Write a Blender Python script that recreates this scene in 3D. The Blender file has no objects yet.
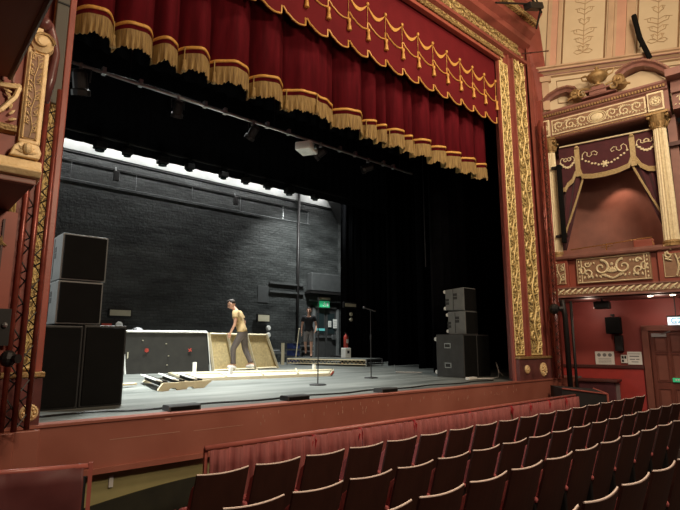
import bpy, bmesh, math, random
from mathutils import Vector, Matrix, Euler
random.seed(7)
D = bpy.data; SC = bpy.context.scene; COL = SC.collection
PI = math.pi; R = math.radians
V = Vector

# ------------------------------------------------------------------ materials
def mat(name, col, rough=.6, metal=0.0, var=.15, scale=6.0, bump=0.0, bscale=40.0, col2=None, spec=.5, stretch=None, emit=None, estr=1.0, detail=6, sharp=False, sheen=0.0):
    m = D.materials.new(name); m.use_nodes = True
    nt = m.node_tree; N = nt.nodes; L = nt.links
    b = N['Principled BSDF']
    b.inputs['Roughness'].default_value = rough; b.inputs['Metallic'].default_value = metal
    b.inputs['Specular IOR Level'].default_value = spec
    if sheen: b.inputs['Sheen Weight'].default_value = sheen
    tc = N.new('ShaderNodeTexCoord'); mp = N.new('ShaderNodeMapping')
    L.new(tc.outputs['Object'], mp.inputs[0])
    if stretch: mp.inputs['Scale'].default_value = stretch
    nz = N.new('ShaderNodeTexNoise'); nz.inputs['Scale'].default_value = scale; nz.inputs['Detail'].default_value = detail
    L.new(mp.outputs[0], nz.inputs['Vector'])
    cr = N.new('ShaderNodeValToRGB')
    c2 = col2 if col2 else tuple(min(1, c*(1+var)) for c in col)
    c1 = col if col2 else tuple(c*(1-var) for c in col)
    e = cr.color_ramp.elements
    e[0].position, e[1].position = (.46, .54) if sharp else (.3, .7)
    e[0].color = (*c1, 1); e[1].color = (*c2, 1)
    L.new(nz.outputs['Fac'], cr.inputs[0]); L.new(cr.outputs[0], b.inputs['Base Color'])
    if bump:
        n2 = N.new('ShaderNodeTexNoise'); n2.inputs['Scale'].default_value = bscale; n2.inputs['Detail'].default_value = 4
        L.new(mp.outputs[0], n2.inputs['Vector'])
        bp = N.new('ShaderNodeBump'); bp.inputs['Strength'].default_value = bump; bp.inputs['Distance'].default_value = .02
        L.new(n2.outputs['Fac'], bp.inputs['Height']); L.new(bp.outputs[0], b.inputs['Normal'])
    if emit:
        b.inputs['Emission Color'].default_value = (*emit, 1); b.inputs['Emission Strength'].default_value = estr
    return m

def brick_mat(name, c1, c2, mortar, scale, bumpd=.02):
    m = mat(name, c1, .5, var=.3, scale=1.5, col2=c2, stretch=(.6,1,2.2), spec=.4, detail=10)
    nt = m.node_tree; N = nt.nodes; L = nt.links; b = N['Principled BSDF']
    tc = N.new('ShaderNodeTexCoord'); sp = N.new('ShaderNodeSeparateXYZ'); cb = N.new('ShaderNodeCombineXYZ')
    L.new(tc.outputs['Object'], sp.inputs[0]); L.new(sp.outputs['X'], cb.inputs['X']); L.new(sp.outputs['Z'], cb.inputs['Y'])
    bt = N.new('ShaderNodeTexBrick'); bt.inputs['Scale'].default_value = scale
    bt.inputs['Mortar Size'].default_value = .03; bt.inputs['Brick Width'].default_value = 1.0; bt.inputs['Row Height'].default_value = .34
    bt.inputs['Color1'].default_value = (.9, .9, .9, 1); bt.inputs['Color2'].default_value = (.55, .55, .55, 1); bt.inputs['Mortar'].default_value = (*mortar, 1)
    L.new(cb.outputs[0], bt.inputs['Vector'])
    src = b.inputs['Base Color'].links[0].from_socket
    mx = N.new('ShaderNodeMix'); mx.data_type = 'RGBA'; mx.blend_type = 'MULTIPLY'; mx.inputs[0].default_value = .8
    L.new(src, mx.inputs[6]); L.new(bt.outputs['Color'], mx.inputs[7]); L.new(mx.outputs[2], b.inputs['Base Color'])
    nz = N.new('ShaderNodeTexNoise'); nz.inputs['Scale'].default_value = 9; nz.inputs['Detail'].default_value = 8
    L.new(tc.outputs['Object'], nz.inputs['Vector'])
    ad = N.new('ShaderNodeMath'); ad.operation = 'MULTIPLY_ADD'; ad.inputs[1].default_value = .8
    L.new(nz.outputs['Fac'], ad.inputs[0]); L.new(bt.outputs['Fac'], ad.inputs[2])
    iv = N.new('ShaderNodeMath'); iv.operation = 'MULTIPLY'; iv.inputs[1].default_value = -1; L.new(ad.outputs[0], iv.inputs[0])
    bp = N.new('ShaderNodeBump'); bp.inputs['Strength'].default_value = .8; bp.inputs['Distance'].default_value = bumpd
    L.new(iv.outputs[0], bp.inputs['Height']); L.new(bp.outputs[0], b.inputs['Normal'])
    return m

def osb_mat(name, c1, c2):
    m = mat(name, c1, .7, col2=c2, scale=3)
    nt = m.node_tree; N = nt.nodes; L = nt.links; b = N['Principled BSDF']
    tc = N.new('ShaderNodeTexCoord'); vo = N.new('ShaderNodeTexVoronoi'); vo.inputs['Scale'].default_value = 22
    L.new(tc.outputs['Object'], vo.inputs['Vector'])
    cr = N.new('ShaderNodeValToRGB'); cr.color_ramp.elements[0].color = (.6, .6, .6, 1); cr.color_ramp.elements[1].color = (1, 1, 1, 1)
    L.new(vo.outputs['Color'], cr.inputs[0])
    mx = N.new('ShaderNodeMix'); mx.data_type = 'RGBA'; mx.blend_type = 'MULTIPLY'; mx.inputs[0].default_value = .7
    L.new(b.inputs['Base Color'].links[0].from_socket, mx.inputs[6]); L.new(cr.outputs[0], mx.inputs[7]); L.new(mx.outputs[2], b.inputs['Base Color'])
    return m

M = {}
M['black_cloth'] = mat('black_cloth', (.004,.004,.005), .95, var=.3, spec=.05)
M['black_paint'] = mat('black_paint', (.010,.010,.010), .5, var=.3, bump=.1)
M['black_grille'] = mat('black_grille', (.005,.005,.0048), .9, var=.15, bump=.3, bscale=200, spec=.15)
M['cab_grey'] = mat('cab_grey', (.13,.135,.135), .5, var=.15, bump=.15, bscale=90)
M['wall_grey'] = mat('wall_grey', (.045,.047,.048), .5, var=.15)
M['cab_dark'] = mat('cab_dark', (.034,.034,.034), .6, var=.2)
M['metal'] = mat('metal', (.45,.46,.47), .35, .9, var=.15)
M['dark_metal'] = mat('dark_metal', (.03,.03,.033), .4, .5, var=.2)
M['brick'] = brick_mat('painted_brick', (.018,.020,.020), (.072,.077,.077), (.25,.25,.25), 3.6, .04)
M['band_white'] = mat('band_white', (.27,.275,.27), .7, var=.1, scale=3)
M['stage_floor'] = mat('stage_floor', (.075,.082,.076), .5, scale=1.6, col2=(.20,.208,.195), spec=.3, bump=.2, bscale=8, stretch=(.35,1.6,1))
M['red_fascia'] = mat('red_fascia', (.28,.085,.056), .5, scale=1.3, col2=(.38,.135,.095), bump=.1, bscale=6)
M['khaki'] = mat('khaki', (.34,.30,.13), .7, var=.15, scale=2)
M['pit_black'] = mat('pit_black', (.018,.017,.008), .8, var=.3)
M['stall_floor'] = mat('stall_floor', (.025,.012,.010), .9, var=.3)
M['frame_red'] = mat('frame_red', (.27,.068,.050), .45, var=.15, scale=3, bump=.15, bscale=12)
M['frame_red_light'] = mat('frame_red_light', (.34,.085,.06), .4, var=.12, scale=4, bump=.1)
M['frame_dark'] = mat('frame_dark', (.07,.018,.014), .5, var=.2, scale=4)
M['gold'] = mat('gold', (.70,.52,.20), .5, .15, col2=(.88,.70,.34), scale=18, bump=.3, bscale=60)
M['gold_bed'] = mat('gold_bed', (.16,.10,.03), .6, .1, col2=(.66,.50,.20), scale=26, bump=.5, bscale=60, sharp=True, detail=3)
M['gold_dull'] = mat('gold_dull', (.30,.18,.07), .5, .4, col2=(.42,.28,.12), scale=25, bump=.4, bscale=60)
M['cream'] = mat('cream', (.70,.55,.33), .55, var=.12, scale=5, bump=.15, bscale=30)
M['cream_gilt'] = mat('cream_gilt', (.70,.58,.36), .5, .05, col2=(.84,.74,.50), scale=20, bump=.3)
M['braid_dull'] = mat('braid_dull', (.42,.30,.13), .6, col2=(.55,.42,.22), scale=30, bump=.3)
M['gilt_warm'] = mat('gilt_warm', (.72,.50,.24), .5, .1, col2=(.84,.64,.36), scale=14, bump=.2)
M['cream_bed'] = mat('cream_bed', (.27,.15,.085), .6, var=.2, scale=14)
M['dome_cream'] = mat('dome_cream', (.56,.44,.28), .7, col2=(.64,.52,.34), scale=1.4)
M['dome_tan'] = mat('dome_tan', (.50,.34,.21), .65, var=.1, scale=3)
M['dome_rose'] = mat('dome_rose', (.55,.30,.20), .65, var=.08, scale=3)
M['dome_paint'] = mat('dome_paint', (.42,.29,.16), .7, var=.2)
M['dome_line'] = mat('dome_line', (.27,.16,.08), .7, var=.15)
M['mauve'] = mat('mauve', (.25,.11,.085), .5, var=.15, scale=5)
M['box_red'] = mat('box_red', (.27,.062,.038), .5, var=.12, scale=4)
M['wall_red'] = mat('wall_red', (.30,.055,.045), .55, var=.12, scale=1.5)
M['wall_red_deep'] = mat('wall_red_deep', (.36,.035,.03), .5, var=.1)
M['box_inner'] = mat('box_inner', (.22,.085,.06), .7, var=.2, scale=2.2)
M['velvet'] = mat('velvet', (.135,.007,.013), .85, var=.3, scale=4, stretch=(3,3,.4), spec=.15)
M['velvet_pelmet'] = mat('velvet_pelmet', (.145,.011,.015), .85, var=.12, scale=2.5, spec=.15)
M['velvet_box'] = mat('velvet_box', (.07,.012,.018), .85, var=.2, sheen=.2)
M['fringe'] = mat('fringe', (.17,.095,.025), .6, col2=(.46,.30,.10), scale=9, bump=.6, bscale=25, stretch=(9,9,.5))
M['gold_braid'] = mat('gold_braid', (.72,.38,.09), .5, .1, var=.12, scale=30)
M['seat_velvet'] = mat('seat_velvet', (.36,.085,.085), .85, var=.15)
M['seat_wood'] = mat('seat_wood', (.034,.011,.0075), .5, scale=8, col2=(.052,.018,.012), stretch=(1,1,.25))
M['seat_edge_highlight'] = mat('seat_edge_highlight', (.85,.70,.63), .4, var=.12)
M['iron'] = mat('iron', (.02,.018,.018), .5, .5)
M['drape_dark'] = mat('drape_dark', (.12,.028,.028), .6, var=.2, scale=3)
M['drape_pit'] = mat('drape_pit', (.27,.075,.07), .8, var=.2, scale=5, stretch=(6,6,.6))
M['rail_red'] = mat('rail_red', (.42,.12,.095), .35, var=.1)
M['ribbon'] = mat('ribbon', (.35,.012,.02), .5)
M['timber'] = mat('timber', (.60,.52,.36), .6, var=.1, stretch=(1,8,8))
M['ply'] = mat('ply', (.56,.46,.29), .6, var=.12, scale=4)
M['pale_ply'] = mat('pale_ply', (.50,.46,.34), .55, var=.08, scale=2)
M['osb'] = osb_mat('osb', (.50,.37,.17), (.60,.46,.23))
M['flat_black'] = mat('flat_black', (.022,.020,.017), .7, spec=.2, col2=(.030,.028,.023), scale=5)
M['white'] = mat('white', (.75,.74,.70), .5, var=.05)
M['white_edge'] = mat('white_edge', (.85,.84,.80), .4, var=.05)
M['tape_red'] = mat('tape_red', (.52,.06,.04), .5)
M['beige'] = mat('beige', (.50,.46,.34), .5, var=.08)
M['green_sign'] = mat('green_sign', (.03,.38,.16), .4, emit=(.05,.6,.25), estr=.35)
M['sign_white'] = mat('sign_white', (.85,.9,.92), .4, emit=(.8,.95,1), estr=.75)
M['sign_blue'] = mat('sign_blue', (.06,.35,.55), .4, emit=(.05,.4,.7), estr=.3)
M['ink'] = mat('ink', (.02,.02,.02), .7)
M['ink_grey'] = mat('ink_grey', (.2,.2,.2), .7)
M['glass_dark'] = mat('glass_dark', (.02,.03,.032), .08, var=.05)
M['teal'] = mat('teal', (.12,.42,.42), .4, emit=(.1,.5,.5), estr=.25)
M['blue'] = mat('blue', (.03,.05,.18), .5)
M['skin'] = mat('skin', (.62,.34,.24), .5, var=.06)
M['hair'] = mat('hair', (.025,.015,.010), .7)
M['tan_shirt'] = mat('tan_shirt', (.42,.29,.14), .85, var=.08)
M['grey_cloth'] = mat('grey_cloth', (.105,.085,.082), .85, var=.12)
M['short_grey'] = mat('short_grey', (.20,.18,.17), .85, var=.1)
M['black_shirt'] = mat('black_shirt', (.010,.010,.012), .85)
M['truss_red'] = mat('truss_red', (.23,.05,.035), .3, .3, var=.3, scale=10)
M['grey_panel'] = mat('grey_panel', (.105,.095,.075), .6, var=.06, scale=2)
M['brass'] = mat('brass', (.75,.5,.2), .25, .9)
M['door_red'] = mat('door_red', (.15,.045,.032), .35, var=.15, scale=3, stretch=(3,3,.4))
M['door_frame'] = mat('door_frame', (.20,.07,.05), .35, var=.1)
M['lamp_on'] = mat('lamp_on', (1,.9,.7), .4, emit=(1,.85,.6), estr=12)
M['batten_on'] = mat('batten_on', (1,1,.98), .4, emit=(1,.99,.95), estr=7)
M['marble'] = mat('marble', (.13,.045,.042), .3, var=.4, scale=5, bump=0)

# ------------------------------------------------------------------ mesh building
class MB:
    def __init__(s, M0=None):
        s.v = []; s.f = []; s.M = M0 or Matrix()
    def add(s, vs, fs):
        n = len(s.v); s.v += [s.M @ V(p) for p in vs]; s.f += [tuple(i+n for i in f) for f in fs]; return s
    def box(s, a, b, rot=None):
        x0,y0,z0 = a; x1,y1,z1 = b
        vs = [(x0,y0,z0),(x1,y0,z0),(x1,y1,z0),(x0,y1,z0),(x0,y0,z1),(x1,y0,z1),(x1,y1,z1),(x0,y1,z1)]
        return s.add(vs, [(0,3,2,1),(4,5,6,7),(0,1,5,4),(1,2,6,5),(2,3,7,6),(3,0,4,7)])
    def cbox(s, c, d, rz=0, rot=None):
        E = rot if rot else Euler((0,0,rz)).to_matrix()
        vs = []
        for z in (-.5,.5):
            for (x,y) in ((-.5,-.5),(.5,-.5),(.5,.5),(-.5,.5)):
                vs.append(V(c) + E @ V((x*d[0], y*d[1], z*d[2])))
        return s.add(vs, [(0,3,2,1),(4,5,6,7),(0,1,5,4),(1,2,6,5),(2,3,7,6),(3,0,4,7)])
    def tube(s, pts, r, n=6, cap=True, closed=False):
        pts = [V(p) for p in pts]; rr = r if isinstance(r, (list,tuple)) else [r]*len(pts)
        vs = []; fs = []; up = None
        m = len(pts)
        for i,p in enumerate(pts):
            a = pts[max(0,i-1)] if not closed else pts[i-1]; b = pts[min(m-1,i+1)] if not closed else pts[(i+1)%m]
            t = (b-a)
            if t.length < 1e-9: t = V((0,0,1))
            t.normalize()
            if up is None: up = V((0,0,1)) if abs(t.z)<.9 else V((1,0,0))
            u = up - t*up.dot(t)
            if u.length < 1e-5: u = t.orthogonal()
            u.normalize(); w = t.cross(u); up = u
            for k in range(n):
                an = 2*PI*k/n
                vs.append(p + (u*math.cos(an)+w*math.sin(an))*rr[i])
        for i in range(m if closed else m-1):
            j = (i+1)%m
            for k in range(n):
                fs.append((i*n+k, i*n+(k+1)%n, j*n+(k+1)%n, j*n+k))
        if cap and not closed:
            fs.append(tuple(range(n-1,-1,-1))); fs.append(tuple((m-1)*n+k for k in range(n)))
        return s.add(vs, fs)
    def lathe(s, prof, c=(0,0,0), n=16, M1=None, flute=0):
        vs=[]; fs=[]; m=len(prof)
        for (r,z) in prof:
            for k in range(n):
                an=2*PI*k/n; q = r*(1-flute*(k%2))
                p=V((q*math.cos(an), q*math.sin(an), z))
                if M1: p = M1 @ p
                vs.append(V(c)+p)
        for i in range(m-1):
            for k in range(n): fs.append((i*n+k, i*n+(k+1)%n, (i+1)*n+(k+1)%n, (i+1)*n+k))
        fs.append(tuple(range(n-1,-1,-1))); fs.append(tuple((m-1)*n+k for k in range(n)))
        return s.add(vs, fs)
    def prism(s, out, y0, y1, axis='y'):
        # outline of (a,b) pairs extruded on an axis. axis y: (x,z); axis x: (y,z); axis z: (x,y)
        def q(a,b,c):
            return {'y':(a,c,b),'x':(c,a,b),'z':(a,b,c)}[axis]
        n=len(out)
        vs=[q(a,b,y0) for a,b in out]+[q(a,b,y1) for a,b in out]
        fs=[tuple(range(n)), tuple(range(2*n-1,n-1,-1))]+[(i,i+n,(i+1)%n+n,(i+1)%n) for i in range(n)]
        return s.add(vs, fs)
    def ell(s, c, rad, n=12, m=8, rot=None):
        vs=[]; fs=[]
        E = rot if rot else Matrix.Identity(3)
        for i in range(m+1):
            th=PI*i/m
            for k in range(n):
                an=2*PI*k/n
                vs.append(V(c)+E@V((rad[0]*math.sin(th)*math.cos(an), rad[1]*math.sin(th)*math.sin(an), rad[2]*math.cos(th))))
        for i in range(m):
            for k in range(n): fs.append((i*n+k,(i+1)*n+k,(i+1)*n+(k+1)%n,i*n+(k+1)%n))
        return s.add(vs, fs)
    def grid(s, fn, nu, nv):
        vs=[fn(i/nu, j/nv) for i in range(nu+1) for j in range(nv+1)]
        fs=[(i*(nv+1)+j,(i+1)*(nv+1)+j,(i+1)*(nv+1)+j+1,i*(nv+1)+j+1) for i in range(nu) for j in range(nv)]
        return s.add(vs, fs)
    def build(s, name, m, parent=None, smooth=False, bevel=0.0, sol=0.0, local=False):
        vs = s.v
        loc = V((0,0,0))
        if parent is None:
            if vs:
                xs=[p.x for p in vs]; ys=[p.y for p in vs]; zs=[p.z for p in vs]
                loc = V(((min(xs)+max(xs))/2,(min(ys)+max(ys))/2,min(zs)))
            inv = Matrix.Translation(-loc)
        else:
            inv = Matrix() if local else world(parent).inverted()
        me = D.meshes.new(name)
        me.from_pydata([inv@p for p in vs], [], s.f)
        bm = bmesh.new(); bm.from_mesh(me)
        bmesh.ops.remove_doubles(bm, verts=bm.verts, dist=1e-5)
        bmesh.ops.recalc_face_normals(bm, faces=bm.faces)
        bm.to_mesh(me); bm.free()
        me.materials.append(m)
        if smooth:
            for p in me.polygons: p.use_smooth=True
        o = D.objects.new(name, me); COL.objects.link(o)
        if parent is None: o.location = loc
        else: o.parent = parent
        if bevel:
            b = o.modifiers.new('b','BEVEL'); b.width=bevel; b.segments=2; b.limit_method='ANGLE'
        if sol:
            b = o.modifiers.new('s','SOLIDIFY'); b.thickness=sol
        return o

def world(o):
    m = Matrix.LocRotScale(o.location, o.rotation_euler, o.scale)
    return world(o.parent) @ m if o.parent else m
def tag(o, label=None, cat=None, group=None, kind=None):
    if label: o['label']=label
    if cat: o['category']=cat
    if group: o['group']=group
    if kind: o['kind']=kind
    return o
def thing(name, label, cat, loc=(0,0,0), rz=0, group=None):
    o = D.objects.new(name, None); COL.objects.link(o); o.empty_display_size=.1
    o.location=loc; o.rotation_euler=(0,0,rz)
    return tag(o, label, cat, group)
def struct(o): o['kind']='structure'; return o
def copy_tree(o, parent=None):
    c = o.copy(); COL.objects.link(c)
    if parent is not None: c.parent = parent
    for ch in [x for x in D.objects if x.parent is o]: copy_tree(ch, c)
    return c

# ------------------------------------------------------------------ camera
YAW = math.atan2(523,590); PITCH = math.atan2(89,515)
cam = D.cameras.new('camera'); cam.sensor_width=36; cam.lens=36*515/680; cam.clip_start=.05
co = D.objects.new('camera', cam); COL.objects.link(co)
co.location=(0,0,.713); co.rotation_euler=(PI/2+PITCH, 0, -YAW)
SC.camera=co
def frame(px, py, dx, dy):
    n=math.hypot(dx,dy); dx/=n; dy/=n
    return Matrix(((dx,-dy,0,px),(dy,dx,0,py),(0,0,1,0),(0,0,0,1)))
MR = frame(10.9,5.3,.164,-.986)     # right box front: x along it towards the audience, -y into the room
MU = frame(10.9,5.25,.525,-.851)    # wall behind the pediment
MW = frame(12.0,5.3,.164,-.986)     # right wall under the box
ML = frame(1.05,5.2,-.3,-1)         # left box front, +y into the room

# ------------------------------------------------------------------ stage shell
struct(MB().box((-6,5.3,-.12),(20,17.2,0)).build('stage_floor', M['stage_floor']))
WB=struct(MB().box((-6,17,0),(16.5,17.3,12)).build('wall_back', M['brick']))
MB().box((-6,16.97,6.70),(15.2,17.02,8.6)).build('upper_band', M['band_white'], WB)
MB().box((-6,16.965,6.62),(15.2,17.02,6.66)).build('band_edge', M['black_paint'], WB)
struct(MB().box((-6.3,5.9,-.12),(-6,17.3,12)).build('wall_left', M['black_paint']))
struct(MB().box((20,5.9,-.12),(20.3,17.3,12)).build('wall_right', M['black_paint']))
struct(MB().box((16.5,17,0),(20,17.3,12)).build('wall_back_corner', M['black_paint']))
struct(MB().box((-6.3,5.9,12),(20.3,17.3,12.2)).build('ceiling', M['black_paint']))
# stage front
f = struct(MB().box((-.6,5.26,-.43),(11.6,5.40,-.005)).build('trim_1', M['red_fascia']))
b = MB(); b.box((-.6,5.23,-.47),(11.6,5.27,-.42)); b.build('moulding', M['red_fascia'], f)
b = MB(); b.box((-.6,5.245,-.012),(11.6,5.42,.012)); b.build('stage_lip', M['red_fascia'], f)
b = MB()
random.seed(3)
for i in range(60):
    x=random.uniform(3.3,9.2); z=random.uniform(-.19,-.03); b.box((x,5.2575,z-random.uniform(.01,.05)),(x+.008,5.2605,z))
b.box((1.75,5.2575,-.182),(2.45,5.2605,-.177)); b.box((2.6,5.2575,-.19),(3.2,5.2605,-.186)); b.box((2.28,5.2575,-.05),(2.34,5.2605,-.035))
b.build('scratches', mat('scuff',(.48,.26,.19),.7), f)
f = struct(MB().box((-.6,5.36,-2.3),(11.6,5.5,-.1)).build('wall_pit', M['khaki']))
# dark panel along the lower pit wall
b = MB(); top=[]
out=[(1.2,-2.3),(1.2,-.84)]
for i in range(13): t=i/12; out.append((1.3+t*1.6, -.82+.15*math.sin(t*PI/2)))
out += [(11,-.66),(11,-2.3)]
b.prism(out,5.33,5.36); b.build('pit_lower_panel', M['pit_black'], f)
b = MB(); b.box((1.80,5.34,-.63),(1.84,5.357,-.53)); tag(b.build('switch_plate', M['lamp_on'] if False else M['white']), 'small white plate on the khaki orchestra pit wall', 'switch plate')
struct(MB().box((-1.5,3.9,-2.35),(12.5,5.6,-2.3)).build('floor_pit', M['pit_black']))
struct(MB().add([(-2,-1.5,-.78),(14,-1.5,-.78),(14,4.2,-1.1),(-2,4.2,-1.1),(-2,-1.5,-.95),(14,-1.5,-.95),(14,4.2,-2.35),(-2,4.2,-2.35)],[(0,1,2,3),(3,2,6,7),(0,3,7,4),(1,5,6,2)]).build('floor', M['stall_floor']))

# proscenium wall (red frame) around the opening
pw = MB()
pw.box((9.33,5.4,0),(11.3,5.46,9.2)); pw.box((9.75,5.46,0),(11.3,5.75,9.2)); pw.box((-1.2,5.4,0),(1.14,5.75,9.2)); pw.box((1.14,5.4,6.75),(9.33,5.46,9.2))
pw.box((-7,5.75,0),(1.1,5.9,12)); pw.box((9.95,5.75,0),(20.3,5.9,12)); pw.box((1.1,5.75,7.3),(9.95,5.9,12))
PROS = struct(pw.build('wall_proscenium', M['frame_red']))
# inner rounded reveal and raised mouldings
b = MB()
for x0,x1,y0 in ((9.325,9.345,5.385),(1.08,1.14,5.33)): b.box((x0,y0,0),(x1,5.42,6.75))
b.box((1.08,5.36,6.75),(9.345,5.42,6.82))
b.build('reveal', M['frame_red_light'], PROS, bevel=.012)
b = MB()
for x in (9.69,9.88,10.42,.86,.66,.5,0): b.box((x,5.36,.47),(x+.05,5.41,7.2))
b.box((10.62,5.28,0),(10.8,5.41,8.0)); b.box((-.3,5.28,0),(-.14,5.41,8.0))
b.build('raised_fillet', M['frame_red'], PROS, bevel=.01)
# gilt strips of running foliage
def vine(mb, L, W, axis0, along, across, nrm, period=None):
    """relief of scrolling leaves: axis0 + along*t + across*s, raised on nrm"""
    P = period or W*.8; n=max(1,int(L/P)); P=L/n
    along=V(along); across=V(across); nrm=V(nrm); o=V(axis0)
    def q(t,s,h): return o+along*t+across*s+nrm*h
    stem=[]; H=W*.05
    for i in range(n*6+1):
        t=i/6*P; stem.append(q(t, .12*W*math.sin(PI*t/P), H))
    mb.tube(stem, .04*W, 4)
    for i in range(n):
        for sg in (1,-1):
            c=(i+(.5 if sg>0 else 0.95))*P
            pts=[]
            for k in range(8):
                a=k/7*1.7*PI; r=.20*W*(1-k/10)
                pts.append(q(c+r*math.cos(a), -sg*(-.26*W - r*math.sin(a)), H))
            mb.tube(pts, [.055*W*(1-.4*k/7) for k in range(8)], 4)
            for k in range(3):
                a0=q(c+(k-1)*.25*P, sg*.12*W, H); a1=q(c+(k-1)*.3*P+.16*P, sg*.44*W, H)
                mb.tube([a0,(a0+a1)/2,a1],[.02*W,.05*W,.01],4)
def strip(x0,x1,z0,z1,y=5.38):
    a=MB(); a.box((x0,y,z0),(x1,y+.03,z1)); bed=a.build('gilt_strip', M['gold_bed'], PROS)
    a=MB(); W=x1-x0; vine(a, z1-z0-.06, W, ((x0+x1)/2,y,z0+.03), (0,0,1), (1,0,0), (0,-1,0))
    for x in (x0,x1): a.tube([(x,y,z0),(x,y,z1)], .012, 4)
    for z in (z0,z1): a.tube([(x0,y,z),(x1,y,z)], .018, 4)
    a.build('leaf_relief', M['gold'], bed)
strip(9.36,9.67,.5,6.74); strip(9.94,10.39,.5,7.25)
strip(.965,1.07,.5,6.74); strip(.5,.8,.5,7.25)
# bands over the opening
def hband(z0,z1,y,mat_bed,x0=1.0,x1=9.5):
    a=MB(); a.box((x0,y,z0),(x1,y+.05,z1)); bed=a.build('gilt_band', mat_bed, PROS)
    a=MB(); vine(a, x1-x0, z1-z0, (x0,y,(z0+z1)/2),(1,0,0),(0,0,1),(0,-1,0)); a.build('leaf_relief', M['gold_dull'], bed)
hband(6.86,6.98,5.36,M['gold_bed']); hband(7.13,7.38,5.33,M['gold_bed'],1,10.1)
a=MB(); n=150
for i in range(n): x=1.1+i*8.3/n; a.tube([(x,5.35,6.84),(x+.05,5.33,6.88)],.012,4)
a.build('rope_moulding', M['gold_dull'], PROS)
b=MB(); b.prism([(5.40,6.99),(5.30,7.03),(5.30,7.10),(5.36,7.12),(5.36,7.40),(5.22,7.48),(5.22,7.62),(5.10,7.72),(5.10,7.9),(4.98,8.02),(4.9,8.12),(4.9,8.22),(5.4,8.3)],-.5,10.5,'x')
b.build('cornice', M['frame_red'], PROS)
a=MB(); a.box((-.5,5.0,7.86),(10.45,5.1,7.98)); bed=a.build('gilt_band', M['gold_bed'], PROS)
a=MB(); vine(a, 10.9,.12,(-.5,5.0,7.92),(1,0,0),(0,0,1),(0,-1,0)); a.build('leaf_relief', M['gold_dull'], bed)
# dark arched reveal between frame and side wall, top right
b=MB()
b.add([MU@V(p) for p in [(-.25,-.25,.0),(-.06,-.02,.0),(-.06,-.02,5.9),(.06,-.02,6.3),(.13,-.05,7.0),(.08,-.05,7.9),(-.02,-.05,8.9),(-.4,-.4,8.9),(-.3,-.4,7.9)]],[(0,1,2,8),(8,2,3),(8,3,4),(8,4,5),(8,5,6,7)])
b.box((10.72,5.2,0),(10.84,5.45,6.2))
b.build('side_reveal', M['frame_red'], PROS)
# plinth blocks with rosettes
def rosette(mb, c, r):
    mb.lathe([(r,0),(r,.015),(r*.8,.03),(r*.75,.02),(r*.35,.02),(r*.3,.045),(.001,.05)], c, 18, Matrix.Rotation(PI/2,3,'X').to_4x4())
    for k in range(8):
        a=k*PI/4; mb.ell((c[0]+r*.56*math.cos(a),c[1]-.025,c[2]+r*.56*math.sin(a)),(r*.17,.02,r*.17),6,4)
for x0,x1,ros in ((9.34,10.8,((9.60,.085),(10.25,.14))),(-.3,1.15,((1.06,.075),))):
    b=MB(); b.box((x0,5.3,0),(x1,5.42,.42)); blk=b.build('plinth', M['marble'], PROS, bevel=.01)
    b=MB(); b.box((x0-.01,5.28,.42),(x1+.01,5.42,.47)); b.build('plinth_cap', M['gold_dull'], blk, bevel=.01)
    for x,r in ros:
        b=MB(); rosette(b,(x,5.3,.2 if r>.1 else (.22 if x>5 else .12)),r); b.build('rosette', M['gilt_warm'], blk)
b=MB(); b.box((-.6,5.22,-.43),(1.15,5.27,-.02)); b.box((.55,5.18,-.43),(.95,5.23,-.02)); b.build('pilaster_foot', M['red_fascia'], PROS, bevel=.01)

# ------------------------------------------------------------------ black masking
def cloth(name, x0,x1,y,z0,z1,label,cat='stage curtain',group=None,amp=.05,per=.35,m='black_cloth'):
    b=MB(); n=max(4,int((x1-x0)/per*8))
    def fn(u,v):
        x=x0+(x1-x0)*u; return V((x, y+amp*math.sin(2*PI*x/per)+amp*.5*math.sin(2*PI*x/per*.37+1.3), z0+(z1-z0)*v))
    b.grid(fn,n,1)
    return tag(b.build(name,M[m],smooth=True,sol=.006),label,cat,group)
cloth('black_border',-5,19,13.8,5.83,11.5,'rearmost black cloth border with lanterns hanging below its hem',amp=.015)
cloth('black_border',-5,19,10.4,6.6,11.5,'black cloth border high over the middle of the stage')
cloth('black_border',-2,16,7.9,5.8,11.5,'black cloth border behind the front lighting bar')
cloth('side_curtain',12.63,19.8,14.2,.02,8,'rearmost black side curtain whose edge ends the brick wall')
cloth('side_curtain',12.45,19.5,11.7,.02,8,'second black side curtain from the back, right of stage')
cloth('side_curtain',11.65,19.0,9.7,.02,8,'third black side curtain, left behind the stacked speakers')
cloth('side_curtain',10.35,18.5,8.2,.02,8,'nearest black side curtain behind the right speaker stack',amp=.07)
b=MB(); b.tube([(9.2,8.2,.02),(9.21,8.2,2),(9.2,8.2,5.8)],.02,6)
b=MB(); b.tube([(9.98,8.05,2.6),(9.97,8.05,5.6)],.012,6); tag(b.build('hanging_cable',M['dark_metal']),'pale cable hanging against the black side curtains','cable')

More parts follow.
